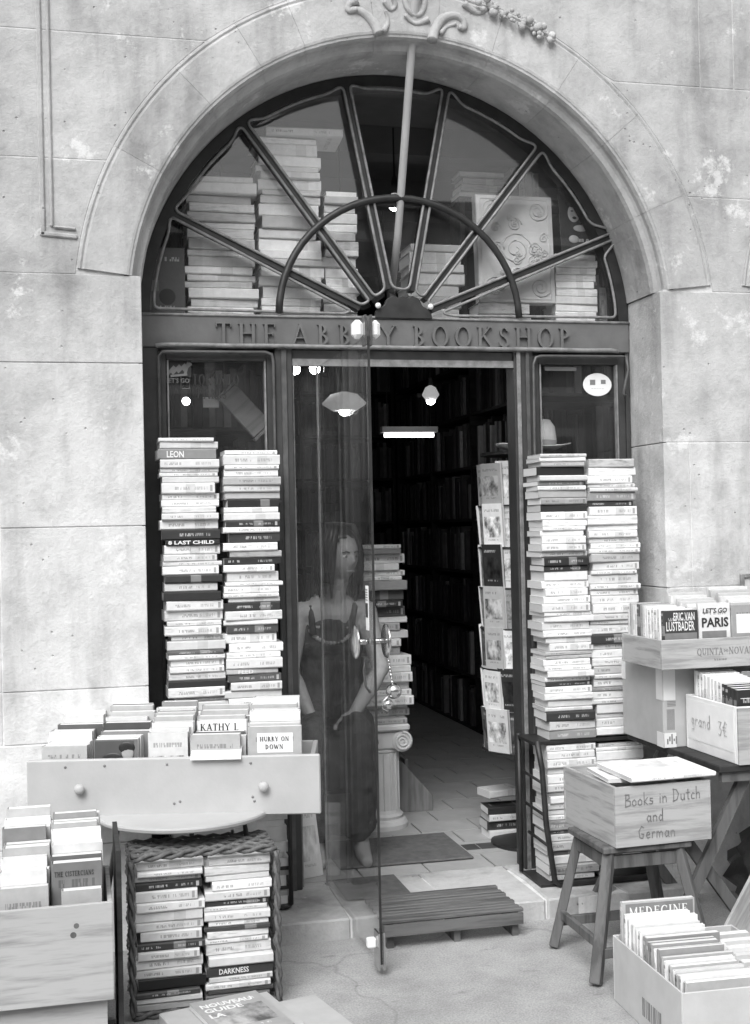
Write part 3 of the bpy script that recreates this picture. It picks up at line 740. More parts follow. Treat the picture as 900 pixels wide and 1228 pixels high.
mb.build('carved_garland', 'stone_arch', fac, smooth=True)

# ================================================================== SHOPFRONT
sf = thing('shopfront', 'dark painted shopfront with fan window and carved lettering beam over the door', 'shopfront', (CX, 0, FZ))
LB, LT = 2.05, 2.167
lintel = MB().box(XL+.002, XR-.002, -.035, .06, LB, LT).build('lintel', 'lintel_paint', sf, bevel=.004)
mb = MB()
mb.tube([(XL+.06,-.052,LB+.002),(XL+.09,-.056,LB+.006)] + [(XL+.09+(XR-XL-.18)*i/14, -.056, LB+.006+.001*math.sin(i*2.3)) for i in range(1,15)] + [(XR-.06,-.052,LB+.002)], .008, 8)
mb.build('drip_bead', 'bead_metal', lintel, smooth=True)
mb = MB(); mb.tube([(XL+.003+(RI*2-.006)*i/24, -.036, LT+.001+.004*math.exp(-((i-12.5)/2.6)**2)) for i in range(25)], .0055, 6)
mb.build('top_bead', 'bead_metal', lintel, smooth=True)
# beam lettering
def word(text, x0, x1, z0, h, depth, mat, parent, y, track=.3, bold=1.0, name='letter'):
    """each letter its own piece; evenly stretched so that the word runs x0..x1"""
    tot = sum(GL[c][0] for c in text)*h
    gap = ((x1-x0) - tot) / (len(text)-1); x = x0
    for c in text:
        if c != ' ':
            m, wd = lettering(c, h, 0, bold, depth); m.v = [(p[0]+x, p[1]+y, p[2]+z0) for p in m.v]; m.build(name, mat, parent)
        x += GL[c][0]*h + gap
word('THE', -.640, -.418, 2.062, .078, .014, 'lintel_paint', lintel, -.0345)
word('ABBEY', -.362, .034, 2.063, .078, .014, 'lintel_paint', lintel, -.0345)
word('BOOKSHOP', .100, .733, 2.064, .078, .014, 'lintel_paint', lintel, -.0345)
# posts
def post(name, x0, x1, y0=-.03, y1=.05, z0=FZ, z1=LB, mat='shop_paint'): return MB().box(x0, x1, y0, y1, z0, z1).build(name, mat, sf, bevel=.003)
post('jamb_post', XL+.002, -.845); post('jamb_post', .965, XR-.002)
p = post('door_post', -.425, -.36, -.04, .055); 
MB().box(-.402, -.382, -.047, -.0401, FZ, LB).build('bead', 'iron_mid', p, bevel=.002)
p2 = post('door_post', .500, .578, -.04, .055)
MB().box(.508, .524, -.048, -.0401, FZ, LB).build('bead', 'bead_metal', p2, bevel=.002)
MB().box(.545, .560, -.048, -.0401, FZ, LB).build('bead', 'iron_mid', p2, bevel=.002)
post('door_head', -.36, .50, -.025, .05, LB-.055, LB-.0005)
MB().box(-.36, .50, -.032, -.0251, LB-.062, LB-.036).build('head_strip', 'bead_metal', sf)
# side windows: sash frame, pane, rounded metal bead outside
def side_window(x0, x1, zb):
    for a, b, c, d in ((x0, x0+.028, zb, LB-.012), (x1-.028, x1, zb, LB-.012)): MB().box(a, b, -.022, .03, c, d).build('sash', 'shop_paint', sf, bevel=.002)
    MB().box(x0+.028, x1-.028, -.022, .03, LB-.045, LB-.012).build('sash', 'shop_paint', sf, bevel=.002)
    MB().box(x0+.028, x1-.028, -.022, .03, zb, zb+.05).build('sash', 'shop_paint', sf, bevel=.002)
    MB().box(x0+.0285, x1-.0285, .0, .006, zb+.05, LB-.045).build('pane', 'window_glass', sf)
    for a in (x0+.031, x1-.037): MB().box(a, a+.006, -.0235, -.001, zb+.05, LB-.045).build('glazing_bead', 'bead_metal', sf)
side_window(-.845, -.425, .40); side_window(.578, .965, .40)
for (a, b) in ((-.845, -.425), (.578, .965)):
    MB().box(a, b, -.02, .03, FZ, .40).build('stall_riser', 'shop_paint', sf)
def bead_loop(pts, name='rod'):
    mb = MB(); mb.tube(pts, .006, 8); return mb.build(name, 'iron_mid', sf, smooth=True)
bead_loop([(-.845,-.05,FZ+.3),(-.845,-.05,1.9),(-.845,-.05,2.015),(-.83,-.05,2.032),(-.46,-.05,2.034),(-.437,-.05,2.026),(-.432,-.05,2.0),(-.432,-.05,1.52),(-.425,-.052,1.49),(-.415,-.055,1.487)])
bead_loop([(.570,-.05,1.15),(.566,-.05,1.20),(.568,-.05,1.24),(.575,-.05,2.0),(.585,-.05,2.026),(.605,-.05,2.032),(.94,-.05,2.034),(.965,-.05,2.03)])
bead_loop([(.955,-.06,2.035),(.962,-.062,1.98),(.945,-.065,1.92),(.935,-.068,1.885),(.948,-.066,1.878)])
# fixed side light of the door
MB().box(-.359, -.262, .0, .010, FZ, LB-.062).build('side_pane', 'door_glass', sf)
MB().box(-.2625, -.258, -.006, .016, FZ, LB-.062).build('pane_edge', 'bead_metal', sf)
MB().box(-.357, -.350, -.008, -.001, FZ, LB-.062).build('glazing_bead', 'bead_metal', sf)
# ---- fan window
fan = MB()
HX, HZ = .066, 2.172
n = 48
ring = MB()
for i in range(n):
    t0, t1 = math.pi*i/n, math.pi*(i+1)/n
    t0 = max(t0, .033); t1 = min(t1, math.pi-.033)
    q = [(CX + r*math.cos(t), CZ + r*math.sin(t)) for r, t in ((RI-.002,t0),(RI-.002,t1),(RI-.042,t1),(RI-.042,t0))]
    ring.prism([q[3],q[0],q[1],q[2]], -.03, .05)
ring.build('fan_frame', 'iron_dark', sf)
SPK = [((-.788,2.534),(-.098,2.206)), ((-.524,2.876),(-.052,2.240)), ((-.135,3.038),(.012,2.280)), ((.255,3.050),(.105,2.275)), ((.63,2.841),(.155,2.244)), ((.944,2.517),(.182,2.206))]
def out_to(p, q, r):   # extend the spoke outwards to the frame
    d = Vector((p[0]-q[0], p[1]-q[1])).normalized(); s = Vector(p)
    for _ in range(200):
        if (s - Vector((CX,CZ))).length >= r: break
        s += d*.003
    return s
for a, b in SPK:
    s = out_to(a, b, RI-.03)
    MB().bar((s.x,-.004,s.y), (b[0],-.004,b[1]), .020, .05, up=(0,1,0)).build('fan_bar', 'iron_dark', sf)
# inner arc
arc = []
for i in range(31):
    t = R_(1 + 178*i/30); arc.append((.060 + .465*math.cos(t), -.038, 2.172 + .45*math.sin(t)))
mb = MB(); mb.tube(arc, .014, 8); mb.build('fan_arc', 'iron_dark', sf, smooth=True)
# rounded rod outlines of each bay
def corner(poly, rad=.035, k=5):
    out = []; n = len(poly)
    for i in range(n):
        p0, p, p1 = Vector(poly[i-1]), Vector(poly[i]), Vector(poly[(i+1)%n])
        a, b = (p0-p), (p1-p); r = min(rad, a.length*.4, b.length*.4)
        A, B = p + a.normalized()*r, p + b.normalized()*r
        for j in range(k+1):
            u = j/k; out.append((1-u)**2*A + 2*u*(1-u)*p + u*u*B)
    return out
def edge_pts(a, b, side, off): 
    d = Vector((b[0]-a[0], b[1]-a[1])).normalized(); nn = Vector((-d.y, d.x))*side*off
    return Vector(a)+nn, Vector(b)+nn
outs = [out_to(a, b, RI-.052) for a, b in SPK]
def arcpts(p, q, r=RI-.054, k=6):
    a, b = math.atan2(p.y-CZ, p.x-CX), math.atan2(q.y-CZ, q.x-CX)
    return [Vector((CX+r*math.cos(a+(b-a)*i/k), CZ+r*math.sin(a+(b-a)*i/k))) for i in range(k+1)]
bays = []
LP, RP = Vector((XL+.058, LT+.022)), Vector((XR-.058, LT+.022))
offn = .013
for k in range(7):
    L_ = SPK[k-1] if k > 0 else None; R2 = SPK[k] if k < 6 else None
    if L_ is None:
        b0, b1 = edge_pts(outs[0], R2[1], -1, offn)
        po = [LP] + arcpts(LP, b0)[1:-1] + [b0, b1 + Vector((-.03,0))]
        po += [Vector((-.16, LT+.016))]
    elif R2 is None:
        a0, a1 = edge_pts(outs[5], L_[1], 1, offn)
        po = [a0] + arcpts(a0, RP)[1:-1] + [RP, Vector((.26, LT+.016)), a1 + Vector((.03,0))]
    else:
        a0, a1 = edge_pts(outs[k-1], L_[1], 1, offn); b0, b1 = edge_pts(outs[k], R2[1], -1, offn)
        po = [a0] + arcpts(a0, b0)[1:-1] + [b0, b1, a1]
    bays.append(po)
    pts = corner([tuple(p) for p in po], .05 if k == 3 else .04)
    mb = MB(); mb.tube([(p.x, -.034, p.y) for p in pts], .0055, 6, closed=True); mb.build('fan_rod', 'bead_metal', sf, smooth=True)
# panes (the middle one is missing above the arc: the pole comes out there)
for k, po in enumerate(bays):
    if k == 3:
        q = [Vector((-.035, 2.60)), Vector((.150, 2.60)), po[-2], po[-1]]
        MB().prism([(p.x, p.y) for p in reversed(q)], .012, .018).build('pane', 'window_glass', sf)
        continue
    c = sum((Vector(p) for p in po), Vector((0,0)))/len(po)
    q = [(c + (Vector(p)-c)*1.035) for p in po]
    MB().prism([(p.x, p.y) for p in reversed(q)], .008, .014).build('pane', 'window_glass', sf)
MB().bar((-.060,-.01,2.61), (.175,-.01,2.612), .03, .035, up=(0,1,0)).build('fan_bar', 'iron_dark', sf)
# hub
hub = [(-.045,LT),(.178,LT),(.172,LT+.030),(.140,LT+.050),(.128,LT+.075),(.100,LT+.088),(.085,LT+.078),(.066,LT+.086),(.047,LT+.078),(.032,LT+.088),(.004,LT+.075),(-.008,LT+.050),(-.040,LT+.030)]
h = MB().prism(hub, -.045, -.02).build('fan_hub', 'iron_dark', sf, bevel=.003)
for x in (-.035, .168):
    MB().ball((x,-.055,LT+.045), .011, 10, 7).build('rivet', 'ink_white', h, smooth=True)
# decals on the panes
def flat_word(text, x0, x1, z0, h, mat, parent, y, bold=1.2, name='lettering'):
    m, wd = lettering(text, h, .15, bold, .0006); s = (x1-x0)/wd
    m.v = [(p[0]*s+x0, p[1]+y, p[2]+z0) for p in m.v]; return m.build(name, mat, parent)
flat_word('TORONTO', -.722, -.552, 1.918, .040, 'ink', sf, -.0015)
flat_word('PARIS', -.705, -.598, 1.868, .036, 'ink', sf, -.0015)
dec = MB().box(-.822, -.725, -.0020, -.0004, 1.948, 2.006).build('window_decal', 'ink', sf)
mb = MB()
for k in range(4):
    x = -.815 + k*.020; mb.bar((x,-.0032,1.952+.006*k), (x+.030,-.0032,1.985+.004*k), .0010, .011, up=(-.6,0,.5))
mb.bar((-.748,-.0032,1.957),(-.735,-.0032,2.002), .001, .010, up=(1,0,0)); mb.bar((-.8,-.0036,1.950),(-.74,-.0036,1.956), .001, .008)
mb.build('decal_hand', 'ink_grey', dec)
m, wd = sans('LET\'S GO', .016, .01); m.v = [(p[0]*.085/wd-.818, p[1]-.0012, p[2]+1.926) for p in m.v]; m.build('lettering', 'ink_grey', sf)
mb = MB(); mb.prism([(.857+.060*math.cos(2*math.pi*i/28), 1.929+.045*math.sin(2*math.pi*i/28)) for i in range(28)], -.0022, -.0006)
stk = mb.build('oval_sticker', 'ink_white', sf)
MB().box(.826, .848, -.0032, -.0024, 1.928, 1.948).build('sticker_print', 'ink_grey', stk); MB().box(.872, .892, -.0032, -.0024, 1.932, 1.948).build('sticker_print', 'ink_grey', stk)
mb = MB()
for k in range(5): mb.box(.832+.011*k, .839+.011*k, -.0030, -.0024, 1.912, 1.9145)
mb.build('sticker_print', 'ink_pale', stk)
mb = MB().box(.64, .77, -.002, -.0005, 1.982, 1.998); mb.build('notice_strip', 'ink_grey', sf)
# ------------------------------------------------------------------ glass door leaf, standing open at right angles
door = thing('glass_door', 'frameless glass door leaf swung open towards the street', 'door', (-.262, -.012, .03))
ux = Vector((.014, -.766)).normalized(); 
def dl(s, t=0.0):   # along the leaf, sideways (positive = right hand face)
    return Vector((-.262 + ux.x*s - ux.y*t, -.014 + ux.y*s + ux.x*t))
def leaf_box(s0, s1, t0, t1, z0, z1):
    a = [dl(s0,t0), dl(s1,t0), dl(s1,t1), dl(s0,t1)]
    mb = MB(); mb.prism([(p.x,p.y) for p in a], z0, z1, axis='z'); return mb
leaf_box(0, .766, -.005, .005, .035, 1.985).build('pane', 'door_glass', door)
leaf_box(.7665, .7715, -.0035, .0035, .036, 1.984).build('edge_strip', 'iron_dark', door)
mb = leaf_box(.735, .775, -.012, -.0055, 1.955, 2.05); mb2 = leaf_box(.735,.775,.0055,.012,1.955,2.05)
mb.build('clamp_plate', 'chrome', door); mb2.build('clamp_plate', 'chrome', door)
for t0, t1 in ((-.048,-.0125),(.0125,.042)): leaf_box(.728, .768, t0, t1, 1.978, 2.036).build('clamp_block', 'white_plastic', door, bevel=.012)
leaf_box(.725, .780, -.011, -.0055, .02, .135).build('clamp_plate', 'chrome', door); leaf_box(.725, .780, .0055, .011, .02, .135).build('clamp_plate', 'chrome', door)
leaf_box(.735, .76, -.04, -.0115, .085, .115).build('lock_block', 'white_plastic', door, bevel=.004)
HS = .715
hc = dl(HS)
for sgn in (-1, 1):
    c = dl(HS, sgn*.050); rot = Matrix.Translation((c.x, c.y, 1.030)) @ Matrix.Rotation(math.atan2(ux.y,ux.x)-math.pi/2, 4, 'Z')
    mb = MB(); mb.lathe([(.004,.004),(.03,.005),(.052,.002),(.055,-.002),(.05,-.005),(.004,-.006)], 28, (0,0,0), 'x')
    mb.v = [tuple(rot @ Vector(p)) for p in mb.v]; d = mb.build('handle_disc', 'chrome', door, smooth=True)
    q = dl(HS, sgn*.0055); q2 = dl(HS, sgn*.048); mb = MB(); mb.tube([(q.x,q.y,1.03),(q2.x,q2.y,1.03)], .010, 10); mb.build('handle_spindle', 'chrome', d, smooth=True)
s0 = leaf_box(.690, .722, -.0068, -.0052, 1.065, 1.205).build('door_sticker', 'ink_white', door)
leaf_box(.692, .720, -.0078, -.0070, 1.105, 1.150).build('sticker_print', 'ink', s0)
for k in range(5): leaf_box(.694, .718, -.0076, -.0070, 1.158+.008*k, 1.162+.008*k).build('sticker_print', 'ink_grey', s0)
# chain and bells on the handle
ch = thing('hanging_bell', 'small bell and padlock hanging on a chain from the glass door handle', 'bell', (-.20, -.735, .86))
a = dl(HS, .044); pts = []
for i in range(13):
    t = i/12; pts.append((a.x+.004+.020*t, a.y-.004, 1.028-.135*t))
mb = MB()
for i, (p, q) in enumerate(zip(pts[:-1], pts[1:])):
    mb.tube([p, q], .0045 if i % 2 else .003, 6)
mb.build('chain', 'chrome', ch, smooth=True)
e = pts[-1]
MB().ball((e[0]+.004, e[1], e[2]-.022), .025, 16, 10).build('bell', 'chrome', ch, smooth=True)
MB().ball((e[0]-.018, e[1]-.008, e[2]-.062), .017, 14, 8).build('bell', 'chrome', ch, smooth=True)
mb = MB(); mb.tube([(e[0]-.004,e[1],e[2]-.03),(e[0]-.03,e[1],e[2]-.05),(e[0]-.034,e[1],e[2]-.075),(e[0]-.015,e[1],e[2]-.085)], .003, 6); mb.build('hook', 'chrome', ch, smooth=True)
mb = MB(); b2 = dl(HS-.03, -.012); mb.tube([(b2.x,b2.y,.97),(b2.x-.004,b2.y,.93),(b2.x+.002,b2.y,.885),(b2.x+.016,b2.y,.865)], .004, 6); mb.build('loop', 'iron_mid', ch, smooth=True)
# ------------------------------------------------------------------ flag pole through the missing pane
fp = thing('flag_pole', 'slim grey pole slanting out through the fan window', 'pole', (.064, .12, 2.20))
mb = MB(); mb.tube([(.064,.13,2.29),(.067,.02,2.50),(.058,-.30,3.2),(.047,-.62,3.92)], [.015,.015,.015,.013], 12); mb.build('shaft', 'drawer_paint', fp, smooth=True)
MB().ball((.047,-.622,3.925), .018, 12, 8).build('finial', 'bead_metal', fp, smooth=True)
mb = MB(); mb.tube([(.064,.131,2.17),(.064,.131,2.31)], .018, 10); mb.build('socket', 'iron_dark', fp, smooth=True)

# ================================================================== PILES OF PAPERBACKS BESIDE THE DOOR
def rack_frame(label, x0, x1, y0, y1, z0, h, tilt=0.0):
    """black metal trolley: bottom tray rim with uprights, books stand inside"""
    t = thing('book_trolley', label, 'trolley', ((x0+x1)/2, (y0+y1)/2, z0))
    r = .009; zz = z0 + .014
    c = [(x0,y0,zz),(x1,y0,zz),(x1,y1,zz),(x0,y1,zz)]
    P = corner([(p[0],p[1]) for p in c], .03)
    mb = MB(); mb.tube([(p.x,p.y,zz) for p in P], r, 8, closed=True); mb.build('tray_rim', 'iron_dark', t, smooth=True)
    MB().box(x0+.004, x1-.004, y0+.004, y1-.004, z0+.008, z0+.013).build('tray', 'iron_dark', t)
    for x, y in ((x0,y1),(x1,y1),(x1,y0) if tilt >= 0 else (x0,y0)):
        mb = MB(); mb.tube([(x,y,zz+.005),(x,y,z0+h)], r*.9, 8); mb.build('upright', 'iron_dark', t, smooth=True)
    for x, y in ((x0+.02,y0+.02),(x1-.02,y0+.02),(x1-.02,y1-.02),(x0+.02,y1-.02)):
        MB().ball((x,y,z0+.004), .0075, 8, 6).build('foot', 'iron_dark', t, smooth=True)
    return t
rack_frame('black metal trolley under the twin piles beside the left window', -.862, -.440, -.262, -.085, FZ, .46)
PZ = FZ + .0135
sL1 = stack(-.845, .199, -.252, PZ, 1.705, 'outer pile beside the left stone jamb', 21,
      darks=(1.36, 1.225, 1.165, .87), lean=lambda z: -.006+.012*math.sin(z*3), dk=.05, stuff_below=.70,
      titles=[(1.355,'8 LAST CHILD',dict(size=.66,x0=.04,wfrac=.86,off=.03)), (1.655,'LEON',dict(size=.6,x0=.14,tone=.25,wfrac=.3)),])
sL2 = stack(-.647, .196, -.250, PZ, 1.665, 'inner pile next to the dark door post', 22,
      darks=(1.47, 1.40, 1.375, 1.115, .70), lean=lambda z: .004*math.sin(z*4+1)+.004*(1.6-z), dk=.05, stuff_below=.62,
      titles=[(.905,'FEED',dict(size=.7,x0=.22,tone=.5,wfrac=.3,serif=False))])
stack(.512, .186, -.262, .595, 1.640, 'pile between the open doorway and right window', 23,
      darks=(1.575, 1.44, 1.255, 1.225, .79, .69), lean=lambda z: .012*(1.2-z), D=.15, dk=.03)
stack(.703, .196, -.258, .60, 1.628, 'pile leaning on the right stone jamb', 24,
      darks=(1.46, .96), lean=lambda z: .012*(1.2-z)+.004*math.sin(z*5), D=.15, dk=.04)
# right hand trolley: lower piles in a slanted black metal frame
rk = thing('book_trolley', 'black metal rack with hooped sides under the right window piles', 'trolley', (.69, -.22, FZ))
mb = MB(); mb.tube([(.472,-.270,.60),(.486,-.278,.50),(.492,-.292,.30),(.515,-.306,.10),(.535,-.300,FZ+.012),(.70,-.300,FZ+.012),(.895,-.300,FZ+.012)], .011, 8); mb.build('front_rail', 'iron_dark', rk, smooth=True)
for z, s in ((.45,0),(.33,.01),(.22,.02)):
    mb = MB(); mb.tube([(.482+s,-.285,z),(.476+s,-.10,z+.01)], .006, 6); mb.build('side_rung', 'iron_dark', rk, smooth=True)
mb = MB(); mb.tube([(.468,-.085,FZ+.01),(.468,-.085,.60)], .009, 8); mb.build('upright', 'iron_dark', rk, smooth=True)
MB().box(.470, .905, -.285, -.085, FZ+.001, FZ+.012).build('tray', 'iron_dark', rk)
MB().box(.462, .915, -.262, -.085, .583, .594).build('shelf', 'iron_dark', rk)
mb = MB(); mb.tube([(.905,-.085,FZ+.013),(.905,-.085,.582)], .008, 8); mb.build('upright', 'iron_dark', rk, smooth=True)
stack(.508, .190, -.266, FZ+.0135, .578, 'lower pile inside the black hooped rack', 25, dk=.03, mid=.15, D=.15)
stack(.706, .186, -.264, FZ+.0135, .572, 'jamb side pile inside the black hooped rack', 26, dk=.05, mid=.2, D=.15, stuff_below=.45)

# ================================================================== BOOKS BEHIND THE FAN WINDOW
ledge = MB().box(XL-.05, XR+.05, .062, .42, 2.120, 2.166).build('window_ledge', 'wood_dark'); tag(ledge, kind='structure')
LZ = 2.1678
stack(-.730, .255, .040, LZ, 2.700, 'hardback pile at the fan window\'s left end', 31, tmin=.022, tmax=.045, D=.18, hard=True, tones=(.48,.88), jit=.008)
stack(-.462, .240, .040, LZ, 2.860, 'tallest hardback pile behind the fan window', 32, tmin=.022, tmax=.048, D=.18, hard=True, tones=(.48,.88), jit=.008)
stack(-.215, .130, .045, LZ, 2.665, 'narrow hardback pile behind the fan window', 33, tmin=.020, tmax=.042, D=.18, hard=True, tones=(.48,.88), jit=.008)
book(.29, .19, .030, TR(-.425,.05,2.8640,-.05), .55, 'pale open-ended volume lying crosswise on the tallest fan window pile', hard=True, name='hardback_book', pic=0)
stack(.120, .225, .150, LZ, 2.500, 'slumped hardback pile beside the pole socket', 34, tmin=.024, tmax=.05, D=.18, hard=True, tones=(.48,.88), jit=.008, lean=lambda z: .09*(z-2.17)*0 + .03*math.sin((z-2.1)*5))
pd = stack(.395, .22, .055, LZ, 2.265, 'low pile under the ornate volume', 35, tmin=.03, tmax=.05, D=.16, hard=True, tones=(.5,.65))
zt = pd[-1][0]+pd[-1][1]+.0005
ob = upright(.395, .045, zt, .315, .425, .05, .40, 'large ornate embossed leather volume standing behind the fan window', lean=.06, pic=0, name='ornate_book', ink=.4)
def swirl(cx, cz, r, turns=2.2, s=1):
    mb = MB(); P = []
    for i in range(26):
        t = i/25; a = s*turns*2*math.pi*t; q = r*(1-.85*t); P.append((cz+q*math.sin(a), cx+q*math.cos(a), -.002))
    mb.tube(P, .0028, 5); mb.build('embossing', 'leather', ob, local=True, smooth=True)
patch_on_front(ob, .002, .313, .002, .423, 'leather', .001, 'leather_panel')
for x, z in ((.06,.06),(.255,.06),(.06,.365),(.255,.365)): swirl(x, z, .042, s=1 if x < .1 else -1)
for x, z, r in ((.157,.21,.07),(.157,.31,.03),(.157,.11,.03),(.08,.21,.03),(.235,.21,.03)): swirl(x, z, r)
rq = random.Random(2)
for k in range(16): swirl(rq.uniform(.04,.275), rq.uniform(.05,.375), rq.uniform(.012,.024), 1.6, rq.choice((-1,1)))
for i, (a, b, c, d) in enumerate(((.015,.30,.012,.016),(.015,.30,.409,.413),(.015,.019,.012,.413),(.296,.30,.012,.413))): patch_on_front(ob, a, b, c, d, 'leather', .004+.0003*i, 'border_ridge')
# small pile and books above the ornate volume
shelf2 = thing('book_stand', 'small dark shelf holding books above the ornate volume', 'stand', (.60, .29, LZ))
for x in (.38, .93): MB().box(x, x+.02, .22, .36, LZ, 2.69).build('side', 'wood_dark', shelf2)
MB().box(.375, .955, .215, .365, 2.69, 2.708).build('board', 'wood_dark', shelf2)
stack(.385, .19, .222, 2.7085, 2.805, 'stand pile in the fan window', 36, tmin=.02, tmax=.03, D=.13, tones=(.2,.45), hard=True)
x = .60
for k, (T, h, t) in enumerate(((.035,.125,.22),(.026,.12,.5),(.03,.115,.45),(.028,.11,.3))):
    Bm = Matrix(((0,0,1,0),(0,1,0,0),(-1,0,0,0),(0,0,0,1)))
    m = Matrix.Translation((x, .225, 2.7085+h)) @ Bm
    book(h, .12, T, m, t, '%s book standing upright on the dark stand, %s from its pile' % (tone_word(t), ordinal(k)), pic=0, name='hardback_book'); x += T+.001
bk = upright(.742, .050, 2.4530, .165, .345, .006, .022, 'black programme with a pale singing face behind the fan window', lean=.10, pic=0, name='programme', cat='programme')
mb = MB(); mb.ball((0,0,0), 1, 14, 10); mb.v = [(.165+p[2]*.036, .060+p[0]*.025, -.0004+p[1]*.004) for p in mb.v]; mb.build('cover_picture', 'skin', bk, local=True, smooth=True)
for (x, z, a, b) in ((.085,.105,.030,.014),(.055,.060,.022,.016),(.105,.115,.016,.010)):
    mb = MB(); mb.ball((0,0,0), 1, 10, 7); mb.v = [(z+p[2]*b, x+p[0]*a, -.0004+p[1]*.003) for p in mb.v]; mb.build('cover_picture', 'skin', bk, local=True, smooth=True)
for (x, z, a, b) in ((.052,.174,.006,.003),(.070,.174,.006,.003),(.061,.146,.009,.006),(.060,.200,.026,.012)):
    mb = MB(); mb.ball((0,0,0), 1, 10, 7); mb.v = [(z+p[2]*b, x+p[0]*a, -.0042+p[1]*.0015) for p in mb.v]; mb.build('cover_picture', 'hair', bk, local=True, smooth=True)
print_on_front(bk, 'ENO', .025, .245, .035, serif=False, dark=False, mat='ink_grey', w=.09)
for k in range(3): patch_on_front(bk, .03, .13, .30+.012*k, .304+.012*k, 'ink_grey', name='title_print')
sr = stack(.712, .175, .042, LZ, 2.450, 'short neat pile under the black programme', 37, tmin=.024, tmax=.032, D=.14, tones=(.55,.75), hard=True, jit=.003)
book(.20, .14, .05, TR(.645,.068,LZ+.0,0) , .5, 'thick pale hardback lying flat in front of the neat pile', hard=True, name='hardback_book') if False else None
# dark posters at the left corner
bd = upright(-.872, .055, LZ, .135, .26, .02, .10, 'dark boxed volume with a round mark beside the left fan corner', pic=0, name='boxed_book')
mb = MB(); mb.lathe([(.012,-.0006),(.030,-.0006),(.030,-.0002),(.012,-.0002)], 24); mb.v = [(p[0]+.08, p[1]+.07, p[2]) for p in mb.v]; mb.build('round_mark', 'ink', bd, local=True)
patch_on_front(bd, .004, .012, .03, .25, 'ink_grey', name='spine_line'); patch_on_front(bd, .01, .04, .10, .14, 'ink_grey', name='paper_label')
for k, (x, t) in enumerate(((.892,.2),(.925,.35),(.950,.28))):
    if x < .93: upright(x-.005, .13, LZ, .045, .22-.05*k, .10, t, '%s book wedged in the right fan corner, %s from the neat pile' % (tone_word(t), ordinal(k)), pic=.6)

# ================================================================== LEFT TABLE WITH THE UPTURNED DRAWER
tb = thing('round_table', 'low round metal table under the painted drawer of books', 'table', (-.83, -.62, 0))
TX, TY, TZ = -.83, -.62, .527
mb = MB(); mb.lathe([(.262,TZ-.018),(.268,TZ-.014),(.270,TZ-.006),(.268,TZ-.001),(.262,TZ)], 48, (TX,TY,0)); mb.build('table_top', 'drawer_paint', tb, smooth=False)
for a in (198, 322, 80):
    x, y = TX+.215*math.cos(R_(a)), TY+.215*math.sin(R_(a)); x2, y2 = TX+.262*math.cos(R_(a)), TY+.262*math.sin(R_(a))
    mb = MB(); mb.tube([(x-.05*math.cos(R_(a)),y-.05*math.sin(R_(a)),TZ-.020),(x,y,TZ-.024),(x+.006*math.cos(R_(a)),y,TZ-.06),(x2,y2,.25),(x2,y2,.006)], .008, 8); mb.build('leg', 'iron_dark', tb, smooth=True)
dr = thing('upturned_drawer', 'grey painted drawer with two knobs standing on the round table', 'drawer', (-.8635, -.68, TZ+.0005), math.atan2(-.20,.873))
DW = .448; DH = .182
def dbox(name, *b, mat='drawer_paint', bev=.002): return MB().box(*b).build(name, mat, dr, local=True, bevel=bev)
front = dbox('front_board', -DW, DW, -.010, .010, -.012, DH-.012, bev=.004)
dbox('side_board', -DW+.02, -DW+.035, .0105, .36, .0, DH-.03); dbox('side_board', DW-.035, DW-.02, .0105, .36, .0, DH-.03)
dbox('back_board', -DW+.0355, DW-.0355, .345, .36, .0, DH-.03); dbox('bottom_board', -DW+.0355, DW-.0355, .0105, .3445, .0, .008)
for x, z in ((-.285,.083),(.275,.078)):
    mb = MB(); mb.lathe([(.006,-.0105),(.007,-.017),(.014,-.020),(.0165,-.027),(.013,-.034),(.004,-.037)], 18, (x,0,z), 'y'); mb.build('knob', 'drawer_paint', front, local=True, smooth=True)
for x, z in ((-.21,.150),(-.02,.150),(.236,.148),(.24,.045),(.245,.032),(0.0,.030),(.018,.036),(-.33,.148)):
    MB().ball((x,-.0105,z), .0042, 8, 6, sy=.5).build('nail_head', 'bead_metal', front, local=True, smooth=True)
